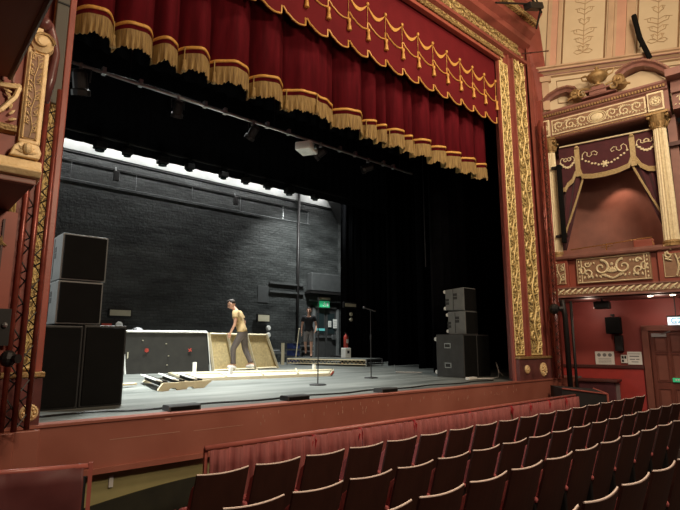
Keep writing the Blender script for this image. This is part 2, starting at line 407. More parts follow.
# ------------------------------------------------------------------ red house curtain and pelmet
CUSPS=[.85,1.26,1.70,2.17,2.5,2.95,3.57,4.14,5.13,5.78,6.1,6.36,6.8,7.08,7.58,8.03,8.53,9.06,9.5]
def folds(x):
    for a,c in zip(CUSPS,CUSPS[1:]):
        if x<=c: break
    fr=max(0,min(1,(x-a)/(c-a))); w=c-a
    return .10-min(.29,.13+.30*w)*math.sin(PI*fr)**.55 + .010*math.sin(x*27)+.012*math.sin(x*11)
HC = thing('house_curtain','red velvet stage curtain with deep gold fringe hanging in folds','curtain',(5.2,5.95,4.1))
X0,X1=1.05,9.40
def cgrid(z0,z1,off,nu=900,nv=1,wav=0):
    b=MB()
    b.grid(lambda u,v: V((X0+(X1-X0)*u, 5.95+folds(X0+(X1-X0)*u)+off+(0 if v>.5 or not wav else wav*math.sin(u*900)), z0+(z1-z0)*v+ (0 if v>.5 or not wav else .02*math.sin(u*310)+.012*math.sin(u*1270)))),nu,nv)
    return b
cgrid(4.30,7.0,0).build('drape',M['velvet'],HC,smooth=True,sol=.01)
cgrid(4.46,4.50,-.02).build('braid',M['gold_braid'],HC,smooth=True,sol=.015)
cgrid(4.16,4.40,-.015,1200,1,.012).build('fringe',M['fringe'],HC,smooth=False,sol=.008)
for x in [1.68,2.54,2.98,3.60,4.18,4.6,5.82,6.4,7.1,8.05]:
    b=MB(); b.lathe([(.008,.28),(.008,.12),(.026,.10),(.020,.07),(.034,-.02),(.036,-.05)],(x,5.91+folds(x),4.20),8); b.build('tassel',M['fringe'],HC,smooth=True)
PE = thing('pelmet','flat red valance with gold swag braid and tassels above the curtain','valance',(5.2,5.5,5.3))
per=.4275; xn=9.32-19*per
def prof(p):  # hem line within a repeat
    pts=[(0,-.03),(0,.095),(.05,.10),(.17,.095),(.19,.035),(.30,.02),(.5,-.035),(.75,-.055),(.98,-.03)]
    for (a,za),(c,zc) in zip(pts,pts[1:]):
        if p<=c: return za+(zc-za)*((p-a)/max(1e-6,c-a))
    return 0
line=[]
for i in range(20):
    for p in (0.0,.003,.07,.185,.20,.26,.34,.46,.6,.72,.82,.92,.98):
        x=xn+(i+p)*per
        if 1.13<x<9.36: line.append((x,prof(p)))
b=MB(); n=len(line)
vs=[];fs=[]
for yy in (5.5,5.53):
    for x,z in line: vs.append((x,yy,5.36+z))
    for x,z in line: vs.append((x,yy,7.0))
for i in range(n-1):
    fs += [(i,i+1,n+i+1,n+i),(2*n+i,3*n+i,3*n+i+1,2*n+i+1),(i,2*n+i,2*n+i+1,i+1)]
b.add(vs,fs).build('cloth',M['velvet_pelmet'],PE)
b=MB(); b.tube([(x,5.495,5.36+z) for x,z in line],.014,5); b.build('hem_braid',M['gold_braid'],PE)
b=MB(); b.tube([(x,5.49,5.86+z*.95) for x,z in line],.013,5); b.build('swag_braid',M['gold_braid'],PE)
for i in range(20):
    xa=xn+i*per; xb=xa+per
    if xa<1.1 or xb>9.4: 
        continue
    b=MB(); m=12; vs=[]; fs=[]
    for k in range(m+1):
        t=k/m; x=xa+per*t; s=math.sin(PI*t)
        za=6.27-.13*s+.0; zb=za-.012-.055*s
        for yy in (5.485,5.5): vs += [(x,yy,za),(x,yy,zb)]
    for k in range(m):
        o=k*4; fs += [(o,o+1,o+5,o+4),(o+2,o+6,o+7,o+3),(o,o+4,o+6,o+2),(o+1,o+3,o+7,o+5)]
    b.add(vs,fs).build('swag',M['gold_braid'],PE)
for i in range(20):
    xa=xn+i*per
    if xa<1.15 or xa>9.35: continue
    b=MB(); b.tube([(xa,5.485,5.95),(xa,5.485,6.27)],.006,4); b.lathe([(.006,.22),(.006,.2),(.03,.19),(.03,.15),(.02,.14),(.042,.0),(.04,-.005)],(xa,5.47,5.62),8); b.lathe([(.02,0),(.03,.03),(.02,.06)],(xa,5.48,6.25),6)
    b.build('tassel',M['gold_braid'],PE,smooth=True)

# ------------------------------------------------------------------ lighting bar with lanterns
BAR = thing('lighting_bar','long black lighting bar hung across the front of the stage','lighting bar',(4.9,7.0,4.36))
b=MB(); b.tube([(1.2,7,4.36),(8.3,7,4.36)],.024,8); b.build('pipe',M['metal'],BAR,smooth=True)
b=MB(); b.tube([(1.2,7.05,4.40),(3,7.05,4.415),(5,7.06,4.40),(8.3,7.05,4.40)],.012,5); b.build('cable',M['iron'],BAR)
for x in (1.5,2.25,4.7,7.9):
    b=MB(); b.tube([(x,7,4.36),(x,7,5.2)],.007,5); b.build('hanging_wire',M['dark_metal'],BAR)
for x in (1.9,2.4,3.4,3.75,4.55,5.0,6.2,6.6,7.4,7.7):
    b=MB(); b.cbox((x,7,4.38),(.05,.07,.10)); b.build('clamp',M['metal'],BAR)
def lantern(x,y,zb,label,group,sz=1.0,tilt=0.5,rz=0,lens='metal'):
    t=thing('stage_lantern',label,'stage light',(x,y,zb),rz,group)
    s=sz
    rot=Matrix.Rotation(tilt,4,'X')
    c=V((0,0,-.22*s))
    b=MB(); b.M=Matrix.Translation(c)@rot; b.lathe([(.07*s,.16*s),(.095*s,.12*s),(.095*s,-.08*s),(.12*s,-.10*s),(.12*s,-.17*s),(.10*s,-.17*s),(.10*s,-.12*s)],(0,0,0),12); b.build('body',M['iron'],t,local=True,smooth=False)
    b=MB(); b.M=Matrix.Translation(c)@rot; b.lathe([(.09*s,-.115*s),(.09*s,-.125*s)],(0,0,0),12); b.build('lens',M[lens],t,local=True)
    b=MB(); b.tube([(-.12*s,0,-.22*s),(-.13*s,0,-.04*s),(0,0,-.02*s),(.13*s,0,-.04*s),(.12*s,0,-.22*s)],.010*s,5); b.build('yoke',M['dark_metal'],t,local=True)
    b=MB(); b.cbox((0,0,.0),(.04,.06,.09)); b.build('clamp',M['metal'],t,local=True)
    return t
LB=[(1.62,'stage lantern at the left end of the front lighting bar'),(2.97,'stage lantern on the front bar, second from the left'),(4.27,'stage lantern on the front bar just left of the white projector'),(5.72,'stage lantern on the front bar hanging beside the white projector'),(6.95,'stage lantern on the front bar near its right end')]
for i,(x,l) in enumerate(LB):
    lantern(x,7.0,4.34,l,'lanterns on the front bar',.75 if i else 1.0,.4+.2*i,.4*i-.6,'glass_dark')
P = thing('projector','white boxy projector hung under the front lighting bar','projector',(5.40,7.0,4.13),.5)
b=MB(); b.cbox((0,0,.06),(.36,.30,.15)); b.build('body',M['white'],P,local=True,bevel=.02)
b=MB(); b.M=Matrix.Translation((.0,-.16,.06))@Matrix.Rotation(PI/2,4,'X'); b.lathe([(.045,0),(.045,.04),(.035,.04)],(0,0,0),12); b.build('lens',M['glass_dark'],P,local=True)
b=MB(); b.tube([(0,0,.13),(0,0,.23)],.018,6); b.cbox((0,0,.14),(.16,.14,.02)); b.build('mount',M['iron'],P,local=True)
# rear lanterns hanging at the back border
REAR = thing('lighting_bar','rear lighting bar hidden along the hem of the back border','lighting bar',(8,13.6,6.02))
b=MB(); b.tube([(2.6,13.6,6.02),(12.4,13.6,6.02)],.03,8); b.build('pipe',M['iron'],REAR)
rl=[3.75,4.45,5.42,6.22,7.32,8.1,8.93,9.78,10.9]
pos=['leftmost of the row of black lanterns below the rear border','second from left of the row of lanterns below the rear border','third from left of the row of lanterns below the rear border','fourth from left of the row of lanterns below the rear border','middle one of the nine lanterns below the rear border','fourth from right of the row of lanterns below the rear border','third from right of the row of lanterns below the rear border','second from right of the row of lanterns below the rear border','rightmost of the row of lanterns below the rear border']
for i,x in enumerate(rl):
    t=thing('stage_lantern',pos[i],'stage light',(x,13.6,5.62),0,'black lanterns along the rear bar'); q=1.0 if i in (0,2,7) else .8
    b=MB(); b.cbox((0,0,.16),(.30*q,.26,.20*q)); b.build('body',M['iron'],t,local=True,bevel=.03)
    b=MB(); b.M=Matrix.Translation((0,-.0,.16-.10*q)); b.lathe([(.10*q,0),(.12*q,-.05*q)],(0,0,0),12); b.build('lens',M['glass_dark'],t,local=True)
    b=MB(); b.tube([(-.17*q,0,.16),(-.17*q,0,.30),(0,0,.34),(.17*q,0,.30),(.17*q,0,.16)],.012,5); b.cbox((0,0,.37),(.05,.08,.08)); b.build('yoke',M['iron'],t,local=True)
# fluorescent battens high on the back wall
FL=[(3.2,4.35),(4.65,5.5),(5.75,6.9),(7.1,8.1),(8.35,9.4),(9.7,10.7),(11.0,12.0),(12.9,14.3)]
ordn=['leftmost','second from left','third from left','fourth from left','fourth from right','third from right','second from right','rightmost, near the wall corner']
for i,(xa,xb) in enumerate(FL):
    t=thing('light_batten','white glowing work light batten high on the brick wall, '+ordn[i],'work light',((xa+xb)/2,16.75,7.4),0,'work light battens on the back wall')
    b=MB(); b.box((xa,16.5,7.50),(xb,16.88,7.56)); b.build('housing',M['iron'],t)
    b=MB(); b.box((xa+.03,16.6,7.40),(xb-.03,16.66,7.49)); b.build('tube',M['batten_on'],t,bevel=.02)
# wall pipes, conduit, trunking
W = thing('wall_pipe','thin grey pipe rail running along the brick back wall','pipe',(9,16.9,5.75))
b=MB(); b.tube([(-2,16.96,5.75),(13.3,16.96,5.75)],.018,6); b.build('pipe',M['metal'],W)
b=MB(); 
for x in (3.9,5.9,7.9,9.9,11.9,13.2): b.tube([(x,16.96,5.75),(x,16.96,6.3)],.010,5)
b.build('dropper',M['metal'],W)
b=MB(); b.tube([(-2,16.965,6.35),(13.3,16.965,6.35)],.018,6); tag(b.build('wall_pipe',M['iron']),'dark pipe on the back wall above the thin grey rail','pipe')
for x,l in ((5.2,'small black floodlight clipped to the left of the wall rail'),(9.6,'small black floodlight clipped to the right of the wall rail')):
    t=thing('floodlight',l,'light',(x,16.8,5.9)); b=MB(); b.cbox((0,0,.18),(.16,.14,.34)); b.build('body',M['iron'],t,local=True,bevel=.02); b=MB(); b.tube([(0,.05,.3),(0,.1,.5)],.01,5); b.build('bracket',M['metal'],t,local=True)
b=MB(); b.tube([(12.69,16.93,0),(12.69,16.93,7.4)],.06,8); tag(b.build('vertical_pipe',M['iron'],smooth=True),'thick dark vertical pipe on the brick wall left of the stage door','pipe')
b=MB(); b.box((14.95,16.5,0),(15.25,17,7.5)); struct(b.build('trim_2',M['brick']))
b=MB(); b.prism([(14.1,7.2),(15.3,7.2),(15.3,5.5),(15.0,5.9)],16.3,16.9); struct(b.build('trim_3',M['black_paint']))
for z,l in ((3.06,'upper trunking run between the grey plate and the radiator'),(2.72,'lower trunking run between the grey plate and the radiator')):
    b=MB(); b.box((11.3,16.9,z),(13.0,17,z+.07)); tag(b.build('cable_trunking',M['wall_grey'],bevel=.005),l,'trunking')
b=MB(); b.box((10.8,16.97,2.3),(11.3,17,2.95)); tag(b.build('grey_plate',M['wall_grey'],bevel=.01),'square grey blanked panel on the brick wall','panel')
t=thing('radiant_heater','grey rectangular heater box high above the stage door','heater',(14.05,16.8,2.84))
b=MB(); b.box((13.2,16.65,2.9),(14.9,17,3.65)); b.build('housing',M['wall_grey'],t,bevel=.03)
b=MB(); b.box((13.1,16.55,2.78),(15.0,17,2.87)); b.build('shelf',M['iron'],t)
b=MB(); b.tube([(13.2,16.8,2.5),(15.0,16.8,2.5)],.035,6); tag(b.build('wall_pipe',M['metal']),'short horizontal pipe under the grey heater box','pipe')

# stage door
dr = thing('door_1',None,None,(14.15,16.95,0)); del_ = None
dr['kind']='structure'
b=MB(); b.box((13.45,16.86,0),(13.57,17.0,2.3)); b.box((14.76,16.86,0),(14.88,17,2.3)); b.box((13.45,16.86,2.2),(14.88,17,2.3)); b.build('frame',M['cab_grey'],dr)
for x0,x1 in ((13.58,14.15),(14.18,14.75)):
    b=MB(); b.box((x0,16.9,.02),(x1,16.96,2.19)); lf=b.build('leaf',M['cab_dark'],dr,bevel=.01)
    b=MB(); b.box((x0+.1,16.88,1.15),(x1-.1,16.9,2.0)); b.build('glass',M['glass_dark'],lf)
    b=MB(); b.box((x0+.04,16.84,.98),(x1-.04,16.88,1.03)); b.build('push_bar',M['metal'],lf)
b=MB(); b.box((13.62,16.865,1.26),(14.1,16.89,1.36)); tag(b.build('door_sticker',M['teal']),'teal strip notice across the left leaf of the stage door','notice')
for (x,z,w,h,l) in ((14.28,1.42,.16,.26,'small white notice on the stage door glass'),(14.55,1.38,.22,.38,'larger white notice on the right leaf of the stage door')):
    b=MB(); b.box((x,16.85,z),(x+w,16.865,z+h)); t=tag(b.build('door_notice',M['white']),l,'notice')
    b=MB(); 
    for k in range(4): b.box((x+.02,16.846,z+h*.2+k*h*.18),(x+w-.02,16.852,z+h*.2+k*h*.18+.012))
    b.build('print',M['ink_grey'],t)
b=MB(); b.cbox((14.55,16.82,1.0),(.2,.06,.2)); tag(b.build('door_lock',M['metal'],bevel=.02),'pale push pad lock on the stage door','lock')
t=thing('exit_sign','small green running man exit sign above the stage door','exit sign',(14.0,16.75,2.36))
b=MB(); b.box((13.72,16.75,2.24),(14.25,16.8,2.5)); b.build('panel',M['green_sign'],t)
b=MB(); b.M=Matrix.Translation((13.98,16.745,2.37)); b.tube([(-.02,0,.06),(-.03,0,-.01),(-.09,0,-.08)],.012,4); b.tube([(-.03,0,-.01),(.03,0,-.05),(.02,0,-.1)],.012,4); b.tube([(-.08,0,.01),(-.02,0,.04),(.06,0,.0)],.01,4); b.ell((-.01,0,.09),(.02,.01,.02),8,5); b.box((.12,-.002,-.08),(.2,.004,.09))
b.build('pictogram',M['white'],t)
b=MB(); b.box((13.8,16.75,2.56),(14.3,16.95,2.66)); tag(b.build('bulkhead_light',M['beige'],bevel=.02),'beige bulkhead light above the green exit sign','light')
# emergency / beige panels
def beige_panel(x,y,z,w,h,l,switch=True):
    t=thing('emergency_light',l,'emergency light',(x+w/2,y,z))
    b=MB(); b.box((x,y,z),(x+w,y+.1,z+h)); b.build('housing',M['iron'],t,bevel=.01)
    b=MB(); b.box((x+.04,y-.01,z+.04),(x+w-.04,y+.02,z+h-.04)); b.build('diffuser',M['beige'],t)
    return t
beige_panel(5.28,16.8,1.55,.72,.26,'beige light box on the brick wall above the left subwoofers')
beige_panel(10.7,16.8,1.53,.58,.32,'beige light box on the brick wall behind the tan shirted man')
beige_panel(12.57,13.95,2.02,.62,.20,'beige light box against the black curtain right of the stage door')
for k in range(2):
    b=MB(); b.M=Matrix.Translation((13.0,14.07,1.80-k*.2))@Matrix.Rotation(PI/2,4,'X'); b.lathe([(.07,0),(.07,.04),(.05,.06)],(0,0,0),12)
    tag(b.build('round_socket',M['beige']),('upper' if k==0 else 'lower')+' of two round beige sockets below the curtain light box','socket')
for k,(x,z) in enumerate(((11.25,1.32),(11.25,1.05))):
    b=MB(); b.M=Matrix.Translation((x,16.9,z))@Matrix.Rotation(PI/2,4,'X'); b.lathe([(.10,0),(.10,.06),(.07,.10)],(0,0,0),14)
    tag(b.build('round_socket',M['white']),('upper' if k==0 else 'lower')+' round pale socket on the brick wall behind the wooden flats','socket')
t=thing('socket_panel','dark socket panel with red lamp and white dial on left wall','socket panel',(5.2,16.85,1.15))
b=MB(); b.box((4.75,16.8,1.15),(5.8,17,1.45)); b.build('box',M['iron'],t,bevel=.01)
b=MB(); b.box((5.1,16.78,1.26),(5.4,16.8,1.34)); b.build('red_strip',M['tape_red'],t)
for x in (4.86,5.62):
    b=MB(); b.M=Matrix.Translation((x,16.8,1.3))@Matrix.Rotation(PI/2,4,'X'); b.lathe([(.11,0),(.11,.03),(.05,.05)],(0,0,0),14); b.build('dial',M['white'],t)

# ------------------------------------------------------------------ loudspeakers
def sub(x0,x1,y0,y1,z0,z1,label,group,side='cab_dark',castor=True,handles=True,name='subwoofer'):
    t=thing(name,label,'speaker',((x0+x1)/2,(y0+y1)/2,z0),0,group)
    b=MB(); b.box((x0,y0+.02,z0),(x1,y1,z1)); b.build('cabinet',M[side],t,bevel=.012)
    b=MB(); b.box((x0+.025,y0,z0+.025),(x1-.025,y0+.03,z1-.025)); b.build('grille',M['black_grille'],t,bevel=.008)
    if handles:
        for z in (z0+(z1-z0)*.27,z0+(z1-z0)*.73):
            b=MB(); b.box((x0-.004,(y0+y1)/2-.02,z-.05),(x0+.02,(y0+y1)/2+.15,z+.06)); hd=b.build('handle',M['metal'],t)
            b=MB(); b.box((x0-.008,(y0+y1)/2,z-.03),(x0+.022,(y0+y1)/2+.13,z+.04)); b.build('recess',M['ink'],hd)
    if castor:
        for z in (z0+.1,z1-.1):
            b=MB(); b.M=Matrix.Translation(((x0+.05),y1+.03,z))@Matrix.Rotation(PI/2,4,'Y'); b.lathe([(.045,-.02),(.045,.02)],(0,0,0),12); b.build('castor',M['white'],t)
    return t
def top(x0,x1,y0,y1,z0,z1,label,group,taper=.03,side='cab_grey'):
    t=thing('loudspeaker',label,'speaker',((x0+x1)/2,(y0+y1)/2,z0),0,group)
    b=MB(); b.add([(x0,y0+.02,z0),(x1,y0+.02,z0),(x1,y1,z0+taper),(x0,y1,z0+taper),(x0,y0+.02,z1),(x1,y0+.02,z1),(x1,y1,z1-taper),(x0,y1,z1-taper)],[(0,3,2,1),(4,5,6,7),(0,1,5,4),(1,2,6,5),(2,3,7,6),(3,0,4,7)])
    b.build('cabinet',M[side],t,bevel=.012)
    b=MB(); b.box((x0+.02,y0,z0+.02),(x1-.02,y0+.03,z1-.02)); b.build('grille',M['black_grille'],t,bevel=.008)
    ym=(y0+y1)/2; zm=(z0+z1)/2
    for dy,dz in ((.16,-.08),(-.06,.03)):
        b=MB()
        for k in range(2): b.box((x0-.003,ym+dy,zm+dz+k*.075-.03),(x0+.02,ym+dy+.10,zm+dz+k*.075+.03))
        b.build('handle_hole',M['ink'],t)
    b=MB(); b.box((x0-.004,ym+.04,z0+.03),(x0+.01,ym+.05,z1-.03)); b.build('rigging_rail',M['iron'],t)
    for z in (z0+.07,z1-.07):
        b=MB(); b.M=Matrix.Translation((x0+.04,y1+.03,z))@Matrix.Rotation(PI/2,4,'Y'); b.lathe([(.04,-.02),(.04,.02)],(0,0,0),12); b.build('castor',M['white'],t)
    return t
sub(9.40,9.885,6.60,7.35,0,.92,'black subwoofer with metal handles, left one under right speaker stack','right subwoofers')
sub(9.895,10.38,6.60,7.35,0,.92,'black subwoofer at the far right of the right stack','right subwoofers',handles=False)
top(9.56,10.03,6.64,7.12,.925,1.43,'grey loudspeaker resting directly on the right subwoofers','right loudspeakers',.0)
top(9.54,10.01,6.64,7.16,1.435,1.95,'grey loudspeaker on top of the right speaker stack','right loudspeakers',.03)
sub(1.30,1.765,6.42,7.2,0,.92,'black subwoofer beside the left frame under the left stack','left subwoofers','black_paint',castor=False,handles=False)
sub(1.775,2.26,6.44,7.2,0,.93,'black subwoofer at the right of the left stack','left subwoofers','black_paint',castor=False,handles=False)
top(1.46,1.95,6.44,7.1,.935,1.43,'lower grey sided loudspeaker resting on the left subwoofers','left loudspeakers',.0)
top(1.47,1.975,6.46,7.1,1.44,1.985,'upper grey sided loudspeaker topping the left stack','left loudspeakers',.0)
# low footlight monitors along the stage edge
for i,(x,w,l) in enumerate(((2.37,.36,'low black wedge box on the stage edge near left subwoofers'),(3.90,.34,'low black wedge box at stage edge below the short microphone stand'),(5.58,.34,'low black wedge box at stage edge below the tall microphone stand'))):
    t=thing('stage_monitor',l,'floor box',(x+w/2,5.62,.012),0,'low boxes along the stage edge')
    b=MB(); b.prism([(5.37,.012),(5.55,.012),(5.55,.06),(5.52,.072),(5.39,.072),(5.37,.06)],x,x+w,'x'); b.build('body',M['cab_dark'],t)
    b=MB(); b.prism([(5.364,.02),(5.372,.02),(5.372,.055),(5.364,.055)],x+.02,x+w-.02,'x'); b.build('grille',M['black_grille'],t)
b=MB(); pts=[(1.2,5.95,.012)]
for k in range(40): x=1.3+k*.2; pts.append((x,5.66+.06*math.sin(k*.9)+(.2 if k<4 else .12),.012))
b.tube(pts,.011,5); tag(b.build('floor_cable',M['iron']),'black cable running along the stage edge behind the low boxes','cable')
# extension lead by right stack
t=thing('extension_lead','cream extension block on the floor before the right speakers','extension lead',(9.0,6.2,0))
b=MB(); b.cbox((9.05,6.22,.03),(.32,.09,.05),.1); b.build('block',M['white'],t,bevel=.01)
b=MB(); b.tube([(9.2,6.22,.02),(9.6,6.1,.012),(10.1,6.25,.012),(10.45,6.45,.06),(10.6,6.6,.3),(10.62,6.55,.1),(10.7,6.5,.01)],.01,5); b.build('lead',M['white'],t)
b=MB(); b.tube([(11.0,9.3,.3),(11.0,9.3,.02),(11.4,9.1,.012),(11.8,9.0,.012)],.012,5); 
b=MB(); b.tube([(9.75,8.95,.2),(9.8,8.95,.02),(10.1,8.7,.012),(10.3,8.5,.012)],.012,5); tag(b.build('floor_cable',M['metal']),'pale cable lying on the floor at the foot of the black curtains','cable')

# ------------------------------------------------------------------ microphone stands
def mic(x,y,h,label,boom):
    t=thing('microphone_stand',label,'microphone stand',(x,y,0),0,'microphone stands')
    b=MB(); b.lathe([(.15,0),(.15,.012),(.13,.022),(.02,.03)],(0,0,0),20); b.build('base',M['iron'],t,local=True,smooth=False)
    b=MB(); b.tube([(0,0,.02),(0,0,h*.6)],.011,6); b.tube([(0,0,h*.58),(0,0,h)],.008,6); b.lathe([(.017,h*.57),(.02,h*.6),(.015,h*.64)],(0,0,0),8); b.build('pole',M['dark_metal'],t,local=True)
    b=MB()
    if boom: b.tube([(-.14,.04,h+.05),(.12,-.03,h-.02)],[.014,.012],8); b.ell((-.16,.04,h+.055),(.03,.03,.03),8,6)
    else: b.tube([(0,0,h-.01),(0,0,h+.04)],.014,8)
    b.build('microphone',M['dark_metal'],t,local=True)
mic(5.88,7.22,1.50,'tall thin black microphone stand centre stage left of the other',False)
mic(7.93,7.95,1.43,'black microphone stand with tilted microphone before the black curtains',True)

# ------------------------------------------------------------------ flats and loose scenery
t=thing('black_flat','long low black scenery flat with two red tape marks','scenery flat',(5.5,12.75,0))
def quadslab(p, th, mname, name, par):
    # p: four corner points bl, br, tr, tl ; thickened away from the camera
    p=[V(q) for q in p]; n=(p[1]-p[0]).cross(p[3]-p[0]).normalized()
    if n.y<0: n=-n
    b=MB(); b.add([*p,*[q+n*th for q in p]],[(0,1,2,3),(4,7,6,5),(0,4,5,1),(1,5,6,2),(2,6,7,3),(3,7,4,0)]); return b.build(name,M[mname],par)
quadslab([(4.52,12.8,.0),(6.5,12.42,.0),(6.46,12.6,1.0),(4.46,12.98,1.0)],.05,'flat_black','board',t)
b=MB(); b.tube([(4.44,12.98,1.02),(6.48,12.6,1.02)],.03,4); b.tube([(4.50,12.78,.0),(4.44,12.96,1.02)],.022,4); b.tube([(6.53,12.40,.0),(6.49,12.58,1.02)],.012,4); b.build('edge',M['white_edge'],t)
for sx,sz in ((4.98,.56),(6.02,.56)):
    yy=12.80-.19*(sx-4.5)+.075; b=MB()
    b.cbox((sx,yy-.005,sz),(.10,.012,.022),-.19,Euler((0,.6 if sx>5.5 else 0,-.19)).to_matrix()); b.cbox((sx,yy-.005,sz),(.022,.012,.10),0,Euler((0,.6 if sx>5.5 else 0,-.19)).to_matrix())
    if sx<5.5: b.cbox((sx,yy-.005,sz),(.08,.012,.08),-.19)
    b.build('tape_mark',M['tape_red'],t)
b=MB(); b.cbox((4.56,12.87,.42),(.03,.03,.2)); 
for x,z in ((5.45,.72),(5.5,.42),(5.46,.2),(4.9,.8)): b.cbox((x,12.80-.19*(x-4.5)+z*.17-.005,z),(.03,.02,.022),-.19)
b.build('hardware',M['beige'],t)
t=thing('wooden_flat','row of low timber framed flats with bare fibreboard faces','scenery flat',(7.6,12.7,0))
A0=V((6.62,12.5,0)); B0=V((9.05,13.0,0)); A1=V((6.50,12.62,1.0)); B1=V((8.62,13.02,1.0))
def fl(u,v,dy=0): 
    p=(A0*(1-u)+B0*u)*(1-v)+(A1*(1-u)+B1*u)*v; return V((p.x,p.y+dy,p.z))
quadslab([fl(.01,.02),fl(.99,.02),fl(.99,.98),fl(.01,.98)],.02,'osb','board',t)
for u in (.012,.30,.62,.985):
    b=MB(); b.tube([fl(u,0,-.05),fl(u,1,-.05)],.042,4); b.build('stud',M['timber'],t)
b=MB(); b.tube([fl(0,.98,-.03),fl(1,.98,-.03)],.028,4); b.tube([fl(0,.03,-.03),fl(1,.03,-.03)],.028,4); b.build('rail',M['timber'],t)
# long low timber frame lying on the floor
t=thing('timber_platform','long low pale timber platform lying on the stage floor','platform',(7,10,0))
c=[(4.55,9.6),(7.75,9.1),(9.15,10.6),(5.2,11.9)]
b=MB(); b.prism([(p[0],p[1]) for p in c],.045,.06,'z'); b.build('top',M['pale_ply'],t)
for i in range(4):
    p,q=V((*c[i],.03)),V((*c[(i+1)%4],.03)); d=(q-p).normalized(); b=MB(); b.cbox((p+q)/2,((q-p).length,.05,.06),math.atan2(d.y,d.x)); b.build('edge_joist',M['timber'] if i!=1 else M['tape_red'] if False else M['timber'],t)
b=MB()
for u in (.25,.5,.75):
    p=V((*c[0],.066)).lerp(V((*c[1],.105)),u); q=V((*c[3],.066)).lerp(V((*c[2],.105)),u); b.tube([p,q],.015,4)
p=V((*c[0],.066)).lerp(V((*c[3],.11)),.5); q=V((*c[1],.066)).lerp(V((*c[2],.11)),.5); b.tube([p,q],.02,4)
b.build('batten',M['timber'],t)
for x,y,h in ((5.0,10.2,.24),(5.45,9.5,.16),(8.1,10.1,.12)):
    b=MB(); b.cbox((x,y,.1+h/2),(.06,.06,h)); b.build('upstand',M['white_edge'],t)
b=MB(); b.tube([(8.6,9.95,.03),(7.75,9.06,.03)],.012,4); b.build('red_edge',M['tape_red'],t)
# stair unit lying on its side
t=thing('stair_unit','small pale plywood stair unit lying on the stage','stair unit',(3.9,8.5,0))
def zig(p0,p1,h):
    b=MB(); p0=V(p0);p1=V(p1);d=(p1-p0);L=d.length;d.normalize();nn=V((-d.y,d.x,0))
    out=[(0,.02),(.04*L,.0),(.18*L,.0),(.22*L,.035),(.30*L,.035),(.34*L,0),(.50*L,0),(.54*L,.035),(.62*L,.035),(.66*L,0),(.84*L,0),(.9*L,.04),(L,h*.85),(.97*L,h),(.08*L,h)]
    vs=[];n=len(out)
    for th in (0,.03):
        for a,z in out: vs.append(p0+d*a+nn*th+V((0,0,z)))
    b.add(vs,[tuple(range(n)),tuple(range(2*n-1,n-1,-1))]+[(i,i+n,(i+1)%n+n,(i+1)%n) for i in range(n)]); return b
zig((3.27,7.85,.0),(4.30,8.1,.0),.12).build('stringer',M['ply'],t)
zig((3.75,9.7,.0),(4.7,9.85,.0),.08).build('stringer',M['ply'],t)
for k,(p,q) in enumerate((((3.34,8.0,.10),(3.74,9.7,.10)),((3.66,8.1,.10),(4.12,9.8,.10)),((4.00,8.15,.10),(4.46,9.8,.10)))):
    p,q=V(p),V(q); d=q-p; rz=math.atan2(d.y,d.x)
    b=MB(); b.cbox((p+q)/2+V((0,0,.05)),(d.length,.10,.02),0,Euler((.25,0,rz)).to_matrix()); b.build('tread',M['white_edge'],t)
    b=MB(); b.cbox((p+q)/2+V((.09,0,.0)),(d.length*.98,.10,.09),0,Euler((.2,0,rz)).to_matrix()); b.build('riser',M['flat_black'],t)
b=MB(); b.cbox((3.1,8.95,.05),(.5,.14,.03),.2); b.build('end_board',M['ply'],t,bevel=.005)

# steel deck at the back with men's crossing
t=thing('stage_deck','low aluminium framed stage deck near the stage door','stage deck',(12,14,0),0)
A=V((10.75,14.9,0)); Bp=V((11.75,12.0,0)); dd=(Bp-A).normalized(); pr=V((-dd.y,dd.x,0))
cs=[A,Bp,Bp+pr*1.2,A+pr*1.2]
b=MB(); b.prism([(p.x,p.y) for p in cs],.21,.24,'z'); b.build('deck',M['stage_floor'],t)
for i in range(4):
    p,q=cs[i],cs[(i+1)%4]
    b=MB(); b.tube([p+V((0,0,.20)),q+V((0,0,.20))],.02,4); b.tube([p+V((0,0,.06)),q+V((0,0,.06))],.015,4)
    n=int((q-p).length/.14)
    for k in range(n):
        a=p.lerp(q,k/n); c2=p.lerp(q,(k+.5)/n); e=p.lerp(q,(k+1)/n)
        b.tube([a+V((0,0,.07)),c2+V((0,0,.19)),e+V((0,0,.07))],.008,4,cap=False)
    b.build('side_truss',M['ply'] if i==0 else M['dark_metal'],t)
for p in cs:
    b=MB(); b.tube([p,p+V((0,0,.22))],.025,6); b.build('leg',M['metal'],t)

# brace weights, extinguisher, box
for k in range(3):
    t=thing('storage_crate',('bottom','middle','top')[k]+' dark blue crate of the stack by the pipe','crate',(11.75,15.9,.0+k*.26),.1,'dark blue crates')
    b=MB(); b.cbox((0,0,.12),(.36,.34,.20)); b.build('body',M['blue'],t,local=True,bevel=.02)
    b=MB(); b.cbox((0,0,.235),(.40,.38,.03)); b.build('rim',M['cab_grey'],t,local=True)
for k in range(4):
    t=thing('metal_weight',('lowest','second from bottom','second from top','topmost')[k]+' flat grey weight stacked right of the blue crates','weight',(12.35,15.9,k*.2),0,'flat grey weights')
    b=MB(); b.cbox((0,0,.04),(.5,.3,.05)); b.build('plate',M['metal'],t,local=True,bevel=.01)
    b=MB(); b.cbox((0,0,.13),(.3,.2,.13)); b.build('core',M['ink'],t,local=True)
b=MB(); b.box((10.3,15.6,.35),(11.2,16.2,.42)); b.box((10.35,15.65,0),(10.42,15.75,.35)); b.box((11.05,15.65,0),(11.12,15.75,.35)); b.box((10.35,16.05,0),(10.42,16.15,.35)); b.box((11.05,16.05,0),(11.12,16.15,.35))
b.tube([(10.3,15.8,.46),(11.1,15.9,.46)],.04,6)
tag(b.build('low_bench',M['cab_grey']),'low grey bench with poles behind the end of the flats','bench')
